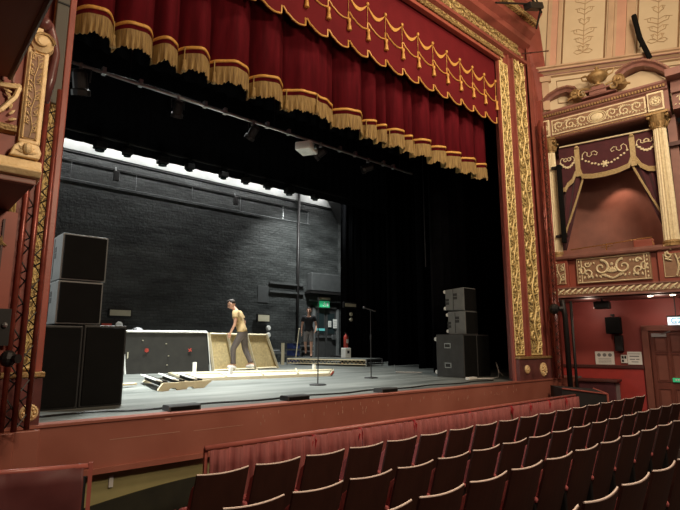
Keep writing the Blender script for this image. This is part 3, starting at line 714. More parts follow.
b=MB(); b.box((10.62,15.0,0),(10.70,15.08,.75)); tag(b.build('timber_post',M['timber']),'short upright timber post at the corner of the deck','post')
t=thing('fire_extinguisher','red fire extinguisher hanging right of the stage door','fire extinguisher',(12.62,13.92,.55))
b=MB(); b.lathe([(.001,.0),(.07,.01),(.08,.04),(.08,.40),(.06,.46),(.025,.49),(.025,.53)],(0,0,0),14); b.build('cylinder',M['tape_red'],t,local=True,smooth=True)
b=MB(); b.cbox((0,0,.56),(.05,.12,.04)); b.tube([(0,-.03,.54),(.07,-.05,.45),(.09,-.04,.25)],.012,5); b.build('valve',M['iron'],t,local=True)
b=MB(); b.cbox((0,-.083,.26),(.09,.01,.14)); b.build('label_sticker',M['white'],t,local=True)
b=MB(); b.tube([(0,.1,-.55),(0,.1,.5)],.015,5); b.cbox((0,.1,-.53),(.25,.2,.03)); b.cbox((0,.09,.3),(.03,.04,.04)); b.build('stand',M['iron'],t,local=True)
t=thing('white_bin','small white box with dark lid at the foot of the extinguisher','box',(12.2,13.45,.24))
b=MB(); b.cbox((0,0,.17),(.26,.24,.34)); b.build('body',M['white'],t,local=True,bevel=.02)
b=MB(); b.cbox((0,-.125,.2),(.1,.01,.1)); b.build('slot',M['ink'],t,local=True)
b=MB(); 
pts=[(12.1+.25*math.cos(k*.5),13.9+.12*math.sin(k*.5),.25+.002*k) for k in range(30)]
b.tube(pts,.012,5); tag(b.build('cable_coil',M['iron']),'coil of dark cable lying on the low stage deck','cable')
b=MB(); b.tube([(11.35,15.2,.24),(11.55,15.3,1.25)],.018,6); b.ell((11.56,15.3,1.26),(.03,.03,.03),8,6); tag(b.build('broom_handle',M['timber']),'pale wooden pole leaning beside the man in black','pole')
t=thing('desk_lamp','small pale dome lamp glinting above the black flat','lamp',(4.95,13.4,1.0))
b=MB(); b.M=Matrix.Translation((4.95,13.4,1.0)); b.lathe([(.02,.14),(.1,.12),(.17,.05),(.18,.03)],(0,0,0),16); b.build('shade',M['metal'],t,smooth=True)
b=MB(); b.tube([(4.75,13.4,0),(4.75,13.4,1.06),(4.95,13.4,1.15)],.012,6); b.build('stand',M['iron'],t)

# ------------------------------------------------------------------ people
def skinmesh(pts, edges, radii, sub=2):
    me=D.meshes.new('tmp'); me.from_pydata(pts,edges,[]); o=D.objects.new('tmp',me); COL.objects.link(o)
    o.modifiers.new('k','SKIN'); s=o.modifiers.new('s','SUBSURF'); s.levels=sub; s.render_levels=sub
    for i,r in enumerate(radii):
        sv=me.skin_vertices[0].data[i]; sv.radius=(r,r) if not isinstance(r,tuple) else r
        sv.use_root=(i==0)
    dg=bpy.context.evaluated_depsgraph_get(); m2=D.meshes.new_from_object(o.evaluated_get(dg))
    vs=[v.co.copy() for v in m2.vertices]; fs=[tuple(p.vertices) for p in m2.polygons]
    D.objects.remove(o); D.meshes.remove(me); D.meshes.remove(m2)
    return vs,fs
def person(name,label,loc,rz,J,shirt,legs,hair,short_legs=False,beard=False):
    """J: joint positions in a frame where the figure faces +x, z up, feet at 0"""
    t=thing(name,label,'person',loc,rz)
    P=J; order=['pelvis','belly','chest','neck','headb','headt','shL','elL','wrL','haL','shR','elR','wrR','haR','hipL','knL','anL','toL','hipR','knR','anR','toR','heL','heR']
    idx={k:i for i,k in enumerate(order)}
    rad={'pelvis':(.125,.105),'belly':(.115,.095),'chest':(.135,.105),'neck':.055,'headb':.06,'headt':.05,'shL':.062,'elL':.042,'wrL':.028,'haL':.03,'shR':.062,'elR':.042,'wrR':.028,'haR':.03,'hipL':.09,'knL':.058,'anL':.038,'toL':.035,'hipR':.09,'knR':.058,'anR':.038,'toR':.035,'heL':.035,'heR':.035}
    E=[('pelvis','belly'),('belly','chest'),('chest','neck'),('neck','headb'),('headb','headt'),('chest','shL'),('shL','elL'),('elL','wrL'),('wrL','haL'),('chest','shR'),('shR','elR'),('elR','wrR'),('wrR','haR'),('pelvis','hipL'),('hipL','knL'),('knL','anL'),('anL','toL'),('anL','heL'),('pelvis','hipR'),('hipR','knR'),('knR','anR'),('anR','toR'),('anR','heR')]
    vs,fs=skinmesh([P[k] for k in order],[(idx[a],idx[c]) for a,c in E],[rad[k] for k in order])
    vs0=list(vs); fs0=list(fs)
    b=MB(); b.add(vs,fs)
    # head shape: skull, jaw, nose, ears
    hb,ht=V(P['headb']),V(P['headt']); ax=(ht-hb).normalized(); fwd=V(P['look']); fwd=(fwd-ax*fwd.dot(ax)).normalized(); sd=ax.cross(fwd)
    Rm=Matrix((fwd,sd,ax)).transposed(); hc=hb+ax*.09
    def hp(x,y,z): return hc+Rm@V((x,y,z))
    b.ell(hp(-.01,0,.02),(.098,.076,.108),16,12,Rm); b.ell(hp(.028,0,-.055),(.062,.055,.062),12,8,Rm)
    b.tube([hp(.085,0,.03),hp(.108,0,-.012),hp(.112,0,-.025),hp(.085,0,-.035)],[.009,.013,.015,.008],6)
    for s in (-1,1):
        b.ell(hp(-.005,s*.078,-.005),(.018,.008,.03),8,6,Rm)
        b.tube([hp(.09,s*.012,.032),hp(.085,s*.045,.03)],.008,5)
    b.tube([hp(.082,-.022,-.062),hp(.092,0,-.06),hp(.082,.022,-.062)],.008,5)
    # fingers
    for sfx in 'LR':
        w,h=V(P['wr'+sfx]),V(P['ha'+sfx]); d=(h-w).normalized(); side=V((1,0,0)); side=(side-d*side.dot(d)).normalized(); nn=d.cross(side)
        for k,(o_,L_) in enumerate(((-.03,.065),(-.01,.08),(.011,.075),(.031,.06))):
            base=h+side*o_; b.tube([base-d*.02,base+d*L_*.5,base+d*L_*.85+nn*.012,base+d*L_+nn*.025],[.011,.0095,.009,.006],6)
        base=w+d*.03+side*.03; b.tube([base,base+side*.025+d*.025,base+side*.03+d*.06],[.012,.011,.007],6)
    body=b.build('body',M['skin'],t,smooth=True,local=True)
    for s in (-1,1):
        b=MB(); b.ell(hp(.083,s*.03,.012),(.011,.012,.008),8,6,Rm); b.build('eye',M['ink'],t,local=True)
    b=MB(); b.ell(hp(-.038,0,.040),(.085,.082,.090),14,10,Rm)
    b.ell(hp(.0,0,.098),(.080,.066,.040),12,8,Rm); b.build('hair',M[hair],t,smooth=True,local=True)
    if beard:
        b=MB(); b.ell(hp(.022,0,-.08),(.055,.056,.038),10,6,Rm); b.build('beard',M[hair],t,smooth=True,local=True)
    # clothes: a shell grown off the body surface, bone by bone
    def near(p):
        best=None
        for i,(a,c) in enumerate(E):
            A=V(P[a]);C2=V(P[c]);d=C2-A;u=max(0,min(1,(p-A).dot(d)/d.length_squared));dist=(p-(A+d*u)).length-(rad[a] if not isinstance(rad[a],tuple) else rad[a][0])*.6
            if best is None or dist<best[0]: best=(dist,a,c,u)
        return best
    info=[near(v) for v in vs0]
    def in_shirt(v,i):
        _,a,c,u=i
        if a=='chest' and c=='neck': return u<.62
        if (a,c) in (('belly','chest'),) or (a=='chest' and c[:2]=='sh'): return True
        if a[:2]=='sh': return u<.62
        if a in('pelvis','belly'): return v.z>P['pelvis'][2]-.02
        return False
    def in_legs(v,i):
        _,a,c,u=i
        if a=='pelvis': return v.z<P['pelvis'][2]+.10
        if a[:3]=='hip': return (u<.9) if short_legs else True
        if a[:2]=='kn': return (not short_legs) and u<.98
        return False
    def shell_of(fn,nm,mname,th):
        keep=[fn(v,i) for v,i in zip(vs0,info)]
        bm=bmesh.new(); bv=[bm.verts.new(v) for v in vs0]
        for f in fs0: bm.faces.new([bv[k] for k in f])
        bmesh.ops.recalc_face_normals(bm,faces=bm.faces); bm.normal_update()
        nr=[v.normal.copy() for v in bv]; bm.free()
        b=MB(); b.add([v+n*th for v,n in zip(vs0,nr)],[f for f in fs0 if all(keep[k] for k in f)])
        used=sorted({k for f in b.f for k in f}); mp={k:i for i,k in enumerate(used)}
        b.v=[b.v[k] for k in used]; b.f=[tuple(mp[k] for k in f) for f in b.f]
        o=b.build(nm,M[mname],t,smooth=True,local=True); md=o.modifiers.new('s','SOLIDIFY'); md.thickness=.012; md.offset=0
    shell_of(in_legs,'shorts' if short_legs else 'trousers',legs,.014)
    shell_of(in_shirt,'tshirt',shirt,.024)
    for sfx in 'LR':
        an,to,he=V(P['an'+sfx]),V(P['to'+sfx]),V(P['he'+sfx])
        b=MB(); mid=(to+he)/2; dl=(to-he); 
        vs,fs=skinmesh([an*.6+he*.4,he,mid,to],[(0,1),(0,2),(1,2),(2,3)],[.045,.045,.047,.045]); b.add(vs,fs); b.build('shoe',M['ink'] if short_legs else M['white'],t,smooth=True,local=True)
    return t
# man striding to the left, leaning forward and looking down
J1=dict(pelvis=(-.02,0,.93),belly=(.04,0,1.08),chest=(.13,0,1.32),neck=(.20,0,1.50),headb=(.25,0,1.55),headt=(.34,0,1.70),look=(1,.15,-.45),
 shL=(.15,.17,1.42),elL=(.13,.24,1.13),wrL=(.24,.22,.90),haL=(.27,.21,.82),shR=(.13,-.17,1.42),elR=(-.02,-.22,1.15),wrR=(.05,-.20,.90),haR=(.08,-.19,.82),
 hipL=(-.02,.09,.88),knL=(.19,.11,.50),anL=(.17,.11,.10),toL=(.33,.12,.04),heL=(.12,.11,.04),
 hipR=(-.03,-.09,.88),knR=(-.07,-.11,.48),anR=(-.24,-.12,.12),toR=(-.10,-.12,.04),heR=(-.31,-.12,.05))
person('person','man in tan t-shirt and grey trousers striding left with head bowed',(7.0,11.7,.10),R(138),J1,'tan_shirt','grey_cloth','hair')
J2=dict(pelvis=(0,0,.92),belly=(.01,0,1.08),chest=(.02,0,1.32),neck=(.02,0,1.50),headb=(.03,0,1.56),headt=(.03,0,1.73),look=(1,0,0),
 shL=(.01,.18,1.43),elL=(-.02,.26,1.16),wrL=(.14,.27,.96),haL=(.20,.25,.90),shR=(.01,-.18,1.43),elR=(-.03,-.25,1.15),wrR=(.03,-.26,.90),haR=(.05,-.25,.82),
 hipL=(0,.09,.88),knL=(.10,.10,.49),anL=(.05,.10,.09),toL=(.20,.11,.04),heL=(0,.10,.04),
 hipR=(0,-.09,.88),knR=(.05,-.12,.50),anR=(-.22,-.13,.26),toR=(-.16,-.13,.12),heR=(-.30,-.13,.28))
person('person','man in black t-shirt and grey shorts walking by the stage door',(11.58,14.75,.245),R(225),J2,'black_shirt','short_grey','hair',True,True)

# ------------------------------------------------------------------ pit rail with drapes
PR=thing('pit_rail','long wooden orchestra pit rail hung with gathered dusky red cloth','pit rail',(5.8,4.3,-1.08))
b=MB(); b.tube([(2.24,4.3,-.185),(9.4,4.3,-.185)],.024,8); b.build('top_rail',M['rail_red'],PR,smooth=True)
posts=[2.26,3.4,4.05,4.95,6.1,7.15,8.3,9.38]
for x in posts:
    b=MB(); b.cbox((x,4.32,-.64),(.03,.03,.9)); b.build('post',M['rail_red'],PR)
random.seed(11)
for i,(xa,xb) in enumerate(zip(posts,posts[1:])):
    b=MB(); n=int((xb-xa)*60)
    def fn(u,v,xa=xa,xb=xb):
        x=xa+.012+(xb-xa-.02)*u; y0=4.24 # hangs just in front of the posts
       
        f=.045*math.sin(2*PI*x/.15+1.6*math.sin(x*4.3))+.018*math.sin(2*PI*x/.055+math.sin(x*11))
        sag=.03*math.sin(u*PI)*(1-v)
        return V((x,y0+f*(.7+.5*v), -.20-.86*v - .02*math.sin(PI*u)*0))
    b.grid(fn,n,6); b.build('cloth_panel',M['drape_pit'],PR,smooth=True,sol=.004)
for i,x in enumerate(posts[1:-1]+[8.9,7.7]):
    b=MB(); b.tube([(x-.01,4.25,-.19),(x+.02,4.22,-.24),(x+.005,4.22,-.32)],[.009,.011,.004],5); b.tube([(x+.02,4.24,-.19),(x-.02,4.22,-.25),(x-.03,4.22,-.30)],[.009,.01,.004],5); b.build('ribbon_tie',M['ribbon'],PR)
# left return panel
LP=thing('pit_rail','separate pit rail section with maroon cloth at far left','pit rail',(.8,4.6,-1.08))
pa=V((.10,4.78,-.20)); pb=V((1.335,4.42,-.215))
b=MB(); b.tube([pa,pb],.022,8); b.build('top_rail',M['rail_red'],LP,smooth=True)
b=MB(); b.cbox((1.345,4.42,-.64),(.03,.05,.90),-.3); b.build('post',M['rail_red'],LP)
b=MB(); b.cbox((1.28,4.45,-.46),(.09,.02,.34),-.3); b.build('bracket',M['ink'],LP)
b=MB()
def fn(u,v):
    p=pa.lerp(pb,u*.965); k=.006*math.sin(u*23+v*4)+.008*math.sin(u*14-v*7)+ .02*math.sin(u*6+v*3)*v+(.012*math.sin((u*3+v*2)*9) if u>.6 else 0)*(1-v)
    return V((p.x,p.y-.03+k,-.215-.86*v))
b.grid(fn,80,8); b.build('cloth_panel',M['drape_dark'],LP,smooth=True,sol=.004)

# ------------------------------------------------------------------ theatre seats
def make_seat():
    t=thing('theatre_seat','seat','seat',(0,0,0))
    W=.43; lean=.30
    # back shell: slightly curved in plan, leaning back (towards -y at the top). local z=0 is the top edge height
    def shell(u,v,off,w=W,sag=.022):
        x=-w/2+w*u; c=sag*(1-(2*u-1)**2); z=-.62*(1-v)+.012*(1-(2*u-1)**2)*-1*v
        return V((x, (1-v)*.62*lean+off - c, z))
    b=MB(); vs=[];fs=[]; nu=8
    for off in (0,.018):
        for i in range(nu+1):
            for v in (0,1): vs.append(shell(i/nu,v,off))
    k=2*(nu+1)
    for i in range(nu):
        a=i*2; fs += [(a,a+2,a+3,a+1),(k+a,k+a+1,k+a+3,k+a+2),(a+1,a+3,k+a+3,k+a+1),(a,k+a,k+a+2,a+2)]
    fs += [(0,1,k+1,k),(2*nu,k+2*nu,k+2*nu+1,2*nu+1)]
    b.add(vs,fs).build('back_shell',M['seat_wood'],t,local=True)
    b=MB(); b.tube([shell(i/8,1,.010)+V((0,0,.003)) for i in range(9)],.0055,6); b.build('top_edge',M['seat_edge_highlight'],t,local=True)  # pale rim: highlight along the seat top put into its colour
    b=MB(); vs=[];fs=[]
    for off in (.02,.10):
        for i in range(nu+1):
            for v in (0,1):
                p=shell(i/nu,v,off,W-.0); 
                if v==1: p.z-=.05
                if off>.05 and v==1: p.z-=.06
                vs.append(p)
    fs2=[]
    for i in range(nu):
        a=i*2; fs2 += [(a,a+2,a+3,a+1),(k+a,k+a+1,k+a+3,k+a+2),(a+1,a+3,k+a+3,k+a+1),(a,k+a,k+a+2,a+2)]
    fs2 += [(0,1,k+1,k),(2*nu,k+2*nu,k+2*nu+1,2*nu+1)]
    b.add(vs,fs2).build('back_cushion',M['seat_velvet'],t,local=True,bevel=.012)
    b=MB(); b.cbox((0,.25,-.46),(.42,.10,.36),0,Euler((-.22,0,0)).to_matrix()); b.build('tip_up_seat',M['seat_velvet'],t,local=True,bevel=.03)
    for s in (-1,):
        b=MB(); b.cbox((s*.25,.18,-.30),(.04,.20,.045)); b.build('armrest_pad',M['seat_velvet'],t,local=True,bevel=.02)
        b=MB(); b.cbox((s*.25,.19,-.61),(.035,.18,.58)); b.build('standard',M['iron'],t,local=True,bevel=.01)
    return t
proto=make_seat()
rows=[(3.60,-.218,1.82,18,0),(2.82,-.228,1.60,17,0),(2.04,-.155,1.92,11,0),(1.26,-.085,2.28,5,0)]
rn=['front row','second row from the front','third row from the front','nearest row to the camera']
first=True
def ordinal(i,n):
    w=['first','second','third','fourth','fifth','sixth','seventh','eighth','ninth','tenth','eleventh','twelfth','thirteenth','fourteenth','fifteenth','sixteenth','seventeenth','eighteenth','nineteenth','twentieth']
    return w[i]
for r,(y,z,x0,n,_) in enumerate(rows):
    for i in range(n):
        x=x0+.4985*i+.22
        s=proto if first else copy_tree(proto); first=False
        s.location=(x,y,z); s.rotation_euler=(0,0,0)
        s['label']='dark wooden backed red theatre seat, %s from left in the %s'%(ordinal(i,n),rn[r]); s['category']='seat'; s['group']='theatre seats in the '+rn[r]

# ------------------------------------------------------------------ ornament helper
def spiral(mb, c, r, turns, a0, dirn, rad, y, n=22, M0=None):
    pts=[];rr=[]
    for k in range(n):
        u=k/(n-1); a=a0+dirn*turns*2*PI*u; q=r*(1-.86*u)
        pts.append((c[0]+q*math.cos(a), y, c[1]+q*math.sin(a))); rr.append(rad*(1-.45*u))
    mb.tube(pts,rr,5)
def leafy(mb, x,z, ang, L, w, y):
    d=(math.cos(ang),math.sin(ang)); mb.tube([(x,y,z),(x+d[0]*L*.5,y,z+d[1]*L*.5),(x+d[0]*L,y,z+d[1]*L)],[w*.5,w,w*.2],5)
def panel_orn(mb, x0,x1,z0,z1,y,n=2):
    W=x1-x0;Hh=z1-z0;cz=(z0+z1)/2;cx=(x0+x1)/2
    r=Hh*.34; rad=Hh*.045
    for s in (-1,1):
        spiral(mb,(cx+s*Hh*.45,cz+.08*Hh),r,1.3,PI/2+ (0 if s>0 else 0),s,rad*1.3,y)
        spiral(mb,(cx+s*Hh*1.02,cz-.12*Hh),r*.62,1.1,-PI/2,-s,rad,y)
        spiral(mb,(cx+s*Hh*1.02,cz+.28*Hh),r*.4,1.0,0,s,rad*.8,y)
        mb.tube([(cx+s*Hh*(1.22+.10*math.cos(a*PI/4)),y,cz+Hh*.02+.16*Hh*math.sin(a*PI/4)) for a in range(8)],rad*.8,4,closed=True)
        mb.tube([(cx,y,cz-.42*Hh),(cx+s*.16*Hh,y,cz-.36*Hh),(cx+s*.3*Hh,y,cz-.25*Hh),(cx+s*.45*Hh,y,cz-.26*Hh)],rad,5)
        for k in range(7): leafy(mb,cx+s*Hh*(.1+.18*k),cz-.38*Hh+.04*Hh*(k%2),PI/2-s*(.9-.2*k),Hh*.15,rad,y)
        for k in range(4): leafy(mb,cx+s*Hh*(.75+.1*k),cz+.36*Hh,-PI/2+s*.4*(k-1),Hh*.12,rad*.8,y)
    for k in range(7): leafy(mb,cx,cz-.15*Hh,PI/2+(k-3)*.42,Hh*.28,rad,y)
    mb.ell((cx,y,cz+.22*Hh),(.06*Hh,.01,.07*Hh),8,5)
def frame_rect(mb,x0,x1,z0,z1,y,r): mb.tube([(x0,y,z0),(x1,y,z0),(x1,y,z1),(x0,y,z1)],r,4,closed=True)
def run_scroll(mb,x0,x1,z0,z1,y,P=None):
    Hh=z1-z0; P=P or Hh*1.1; n=max(1,int((x1-x0)/P)); P=(x1-x0)/n; cz=(z0+z1)/2
    for i in range(n):
        cx=x0+(i+.5)*P; s=1 if i%2 else -1
        spiral(mb,(cx,cz-s*.05*Hh),Hh*.38,1.3,s*PI/2,s,Hh*.065,y,18)
        for k in range(6): leafy(mb,cx+P*.5*(k-2.5)/2.5,cz-s*.18*Hh,-s*PI/2+(k-2)*.5,Hh*.24,Hh*.05,y)
        for k in range(6): leafy(mb,cx+P*.5*(k-2.5)/2.5,cz+s*.28*Hh,s*PI/2+(k-2)*.5,Hh*.18,Hh*.05,y)

# ------------------------------------------------------------------ right-hand box (facade)
BX=struct(MB(MR).box((-.15,.03,1.85),(4.2,.2,2.5)).build('wall_box_front',M['box_red']))
def rp(name,m,fn,parent=BX,**k):
    b=MB(MR); fn(b); return b.build(name,M[m],parent,**k)
rp('ledge','cream_bed',lambda b:(b.box((-.15,-.10,1.70),(4.2,1.2,1.74)),b.prism([(-.10,1.72),(-.12,1.74),(-.08,1.87),(.05,1.89),(.05,1.72)],-.15,4.2,'x')))
rp('leaf_moulding','cream_gilt',lambda b:[b.tube([(x,-.115,1.745),(x+.05,-.125,1.80),(x+.13,-.10,1.86)],[.016,.024,.012],5) for x in [-.1+.12*i for i in range(36)]]+[b.tube([(x+.09,-.11,1.76),(x+.06,-.115,1.79)],[.012,.008],4) for x in [-.1+.12*i for i in range(36)]])
rp('ledge_fillet','mauve',lambda b:(b.box((-.15,-.13,1.685),(4.2,.0,1.725)),b.box((-.15,-.11,1.87),(4.2,.05,1.90))))
# breaks in the fascia: pilaster blocks
rp('pedestal','box_red',lambda b:[b.box((x0,-.06,1.9),(x1,.05,2.5)) for x0,x1 in ((-.05,.36),(2.02,2.6))],bevel=.008)
pn=rp('panel','cream_bed',lambda b:b.box((.52,-.03,1.96),(1.90,.04,2.50)))
def f1(b):
    frame_rect(b,.54,1.88,1.98,2.48,-.04,.014); b.box((.62,-.045,1.99),(.635,-.03,2.47)); b.box((1.785,-.045,1.99),(1.80,-.03,2.47))
    panel_orn(b,.64,1.78,2.0,2.46,-.045)
    for k in range(6):
        for x in (.58,1.84): b.ell((x,-.045,2.03+k*.08),(.016,.012,.026),6,4)
b=MB(MR); f1(b); b.build('scroll_relief',M['cream_gilt'],pn)
for x0,x1 in ((.06,.30),(2.12,2.5)):
    pn=rp('panel','cream_bed',lambda b:b.box((x0,-.075,1.98),(x1,-.05,2.42)))
    b=MB(MR); frame_rect(b,x0,x1,1.98,2.42,-.08,.01); vine(b,.42,x1-x0,((x0+x1)/2,-.08,1.99),(0,0,1),(1,0,0),(0,-1,0)); b.build('scroll_relief',M['cream_gilt'],pn)
rp('top_rail','mauve',lambda b:(b.prism([(-.12,2.52),(-.10,2.50),(.25,2.50),(.25,2.58),(-.08,2.58),(-.13,2.56)],-.15,4.2,'x'),b.box((-.15,-.05,2.57),(4.2,.22,2.62))))
# columns
def column(s,r,parent=BX,y=.03):
    c=rp('column','cream_gilt',lambda b:(b.lathe([(r*1.02,2.66),(r,2.9),(r*.98,3.6),(r*.9,4.6),(r*.86,4.98)],(s,y,0),32,flute=.16)),smooth=False)
    b=MB(MR); b.lathe([(r*1.35,2.57),(r*1.35,2.60),(r*1.15,2.62),(r*1.22,2.65),(r*1.05,2.69),(r*.98,2.69)],(s,y,0),20); b.build('base',M['gold_dull'],c,smooth=False)
    b=MB(MR); b.lathe([(r*.9,4.97),(r*.95,5.0),(r*.9,5.02),(r*1.0,5.1),(r*1.35,5.22),(r*1.4,5.25)],(s,y,0),16); b.box((s-r*1.4,y-r*1.4,5.24),(s+r*1.4,y+r*1.4,5.29))
    for k in range(8):
        a=k*PI/4; cx,cy=math.cos(a),math.sin(a)
        b.tube([(s+cx*r*.9,y+cy*r*.9,5.01),(s+cx*r*1.15,y+cy*r*1.15,5.10),(s+cx*r*1.3,y+cy*r*1.3,5.09)],[.03,.03,.012],5)
    for dx in (-1,1):
        for dy in (-1,1): b.ell((s+dx*r*1.2,y+dy*r*1.2,5.19),(.035,.035,.035),8,6)
    b.build('capital',M['gold_dull'],c)
column(.16,.10); column(2.28,.135)
rp('pilaster','mauve',lambda b:b.box((-.1,.05,2.58),(.12,.3,5.3)))
# box chamber behind
rp('chamber','box_inner',lambda b:(
   b.grid(lambda u,v: V((-.1+2.75*u+.0, .35+1.0*math.sin(PI*u)**.5, 2.3+2.9*v)),24,2),
   b.box((-.1,.2,2.2),(2.7,1.3,2.3))))
rp('chamber_ceiling','frame_dark',lambda b:b.box((-.1,.15,4.62),(2.7,1.4,4.7)))
rp('chamber_wing','mauve',lambda b:(b.box((2.4,.25,2.5),(2.55,1.4,5.3)),b.box((-.12,.25,2.5),(-.02,1.3,5.3))))
# valance (flat board of maroon cloth with gold edge) and curtains
BV=thing('box_valance','maroon shaped valance with gold braid over the right box','valance',MR@V((1.2,.16,4.1)))
vz=[(.30,4.06),(.38,4.04),(.44,4.14),(.55,4.22),(.62,4.38),(.72,4.40),(.75,4.28),(.95,4.24),(1.2,4.235),(1.45,4.26),(1.66,4.32),(1.72,4.46),(1.80,4.44),(1.88,4.28),(2.0,4.18),(2.10,4.16),(2.22,4.16)]
b=MB(MR)
vs=[];fs=[];n=len(vz)
for yy in (.14,.17):
    vs += [(x,yy,z) for x,z in vz]+[(x,yy,5.08) for x,z in vz]
for i in range(n-1): fs += [(i,i+1,n+i+1,n+i),(2*n+i,3*n+i,3*n+i+1,2*n+i+1),(i,2*n+i,2*n+i+1,i+1)]
b.add(vs,fs).build('cloth',M['velvet_box'],BV)
b=MB(MR)
for dz in (.02,.055,.09): b.tube([(x,.135,z+dz) for x,z in vz],.021,5)
b.build('edge_braid',M['braid_dull'],BV)
for x in (.68,1.76):
    b=MB(MR); b.box((x-.05,.12,4.35),(x+.05,.14,4.98)); b.lathe([(.04,4.98),(.055,5.0),(.02,5.05)],(x,.13,0),8); b.build('strap',M['braid_dull'],BV)
b=MB(MR)
for (xa,xb,zt,dp) in ((.78,1.66,4.72,.20),(.32,.62,4.72,.12),(1.84,2.2,4.78,.14)):
    n=14
    for k in range(n+1):
        u=k/n; b.ell((xa+(xb-xa)*u,.13,zt-dp*math.sin(PI*u)-.015*(k%2)),(.026,.012,.024),6,4)
    for s,xx in ((1,xa),(-1,xb)):
        sc=.75 if dp<.15 else 1.0
        b.tube([(xx+s*sc*q[0],.13,zt+sc*q[1]) for q in ((0,.02),(.01,.10),(.06,.15),(.11,.12),(.10,.05),(.15,.02),(.20,.06),(.19,.11),(.25,.13),(.31,.08),(.29,.03),(.24,.05))],.010,5)
b.ell((1.22,.125,4.52),(.045,.015,.045),8,6)
for k in range(6): b.ell((1.22+.06*math.cos(k*PI/3),.13,4.52+.06*math.sin(k*PI/3)),(.02,.01,.02),6,4)
b.build('embroidery',M['cream_gilt'],BV)
t=thing('curtain_rod','gilt rod above the valance of the right box','rod',MR@V((1.3,.10,5.05))); b=MB(MR); b.tube([(.33,.10,5.09),(2.2,.10,5.04)],.018,8); b.build('rod',M['cream_gilt'],t)
def tied(sgn,xt,xb,xe,label):
    t=thing('box_curtain',label,'curtain',MR@V((xe,.2,2.7)),0,'curtains of the right box')
    b=MB(MR)
    def edge(v): return xt+(xb-xt)*v**1.1
    b.grid(lambda u,v: V((xe+(edge(v)-xe)*u, .20+.03*math.sin(u*22), 4.6-(4.6-2.75)*v)),40,10); b.build('cloth',M['velvet_box'],t,smooth=True,sol=.005)
    b=MB(MR); b.tube([(edge(k/10)+sgn*-.005,.175,4.5-(4.5-3.1)*k/10) for k in range(11)],.022,5); b.build('edge_braid',M['braid_dull'],t)
tied(1,.82,.30,.12,'maroon curtain with gold edge at left of right box'); tied(-1,1.68,2.22,2.3,'maroon curtain with gold edge at right of right box')
# lamp in the chamber ceiling
t=thing('downlight','small lit downlight in the ceiling of the right box','light',MR@V((1.41,.45,4.56))); b=MB(MR); b.lathe([(.05,4.60),(.05,4.575),(.001,4.57)],(1.41,.45,0),12); b.build('lamp',M['lamp_on'],t)
# brass rail
t=thing('brass_rail','thin brass safety rail along the front of the right box','rail',MR@V((1.4,.05,2.6)))
b=MB(MR); b.tube([(.42,.05,2.72),(1.95,.02,2.80),(1.97,.02,2.62)],.012,6); b.build('rail',M['brass'],t)
b=MB(MR); b.tube([(1.12,.04,2.60),(1.12,.04,2.77)],.014,6); b.tube([(1.02,.04,2.70),(1.24,.04,2.71)],.010,5); b.build('post',M['brass'],t)
t=thing('box_chair','dark red low chair back inside the right box','chair',MR@V((1.75,.3,2.6))); b=MB(MR); b.box((1.58,.28,2.4),(1.95,.34,2.82)); b.build('backrest',M['box_red'],t,bevel=.02); b=MB(MR); b.box((1.58,.30,2.31),(1.95,.7,2.46)); b.build('seat',M['box_red'],t,bevel=.02)
# entablature
en=rp('entablature','mauve',lambda b:(b.prism([(-.03,5.25),(-.07,5.27),(-.07,5.30),(-.02,5.33),(-.02,5.74),(-.07,5.77),(-.07,5.81),(-.13,5.88),(-.13,5.92),(-.0,5.96),(.5,5.96),(.5,5.25)],-.12,2.50,'x')))
rp('dentils','gold_dull',lambda b:[b.box((x,-.115,5.80),(x+.03,-.06,5.85)) for x in [-.1+.055*i for i in range(47)]]+[b.box((x,-.09,5.285),(x+.03,-.06,5.315)) for x in [-.1+.05*i for i in range(52)]],en)
pn=rp('frieze','cream_gilt',lambda b:b.box((.24,-.045,5.36),(2.10,-.02,5.71)),en)
bd=rp('frieze_ground','cream_bed',lambda b:(b.box((.27,-.055,5.39),(2.07,-.045,5.68))),en)
b=MB(MR)
run_scroll(b,.28,1.0,5.39,5.67,-.06,.19); run_scroll(b,1.36,2.06,5.39,5.67,-.06,.19)
b.ell((1.18,-.06,5.53),(.12,.03,.085),12,8)
for q in (.15,.19): b.tube([(1.18+q*math.cos(k*PI/8),-.06,5.53+q*.68*math.sin(k*PI/8)) for k in range(16)],.012,4,closed=True)
b.build('scroll_relief',M['cream_gilt'],pn)
for x0,x1 in ((.0,.20),(2.13,2.42)):
    pn=rp('rosette_block','cream_gilt',lambda b:b.box((x0,-.10,5.33),(x1,.0,5.73)),en,bevel=.01)
    pb2=rp('block_ground','cream_bed',lambda b:b.box((x0+.03,-.106,5.37),(x1-.03,-.09,5.69)),en)
    b=MB(MR); cx=(x0+x1)/2; q=(x1-x0)*.3
    for k in range(8): a=k*PI/4; b.ell((cx+q*.7*math.cos(a),-.11,5.53+q*.7*math.sin(a)),(q*.3,.015,q*.3),6,4)
    b.ell((cx,-.11,5.53),(q*.4,.03,q*.4),8,6); b.tube([(cx+q*1.15*math.cos(k*PI/6),-.108,5.53+q*1.15*math.sin(k*PI/6)) for k in range(12)],.008,4,closed=True)
    b.build('rosette',M['cream_gilt'],pn)
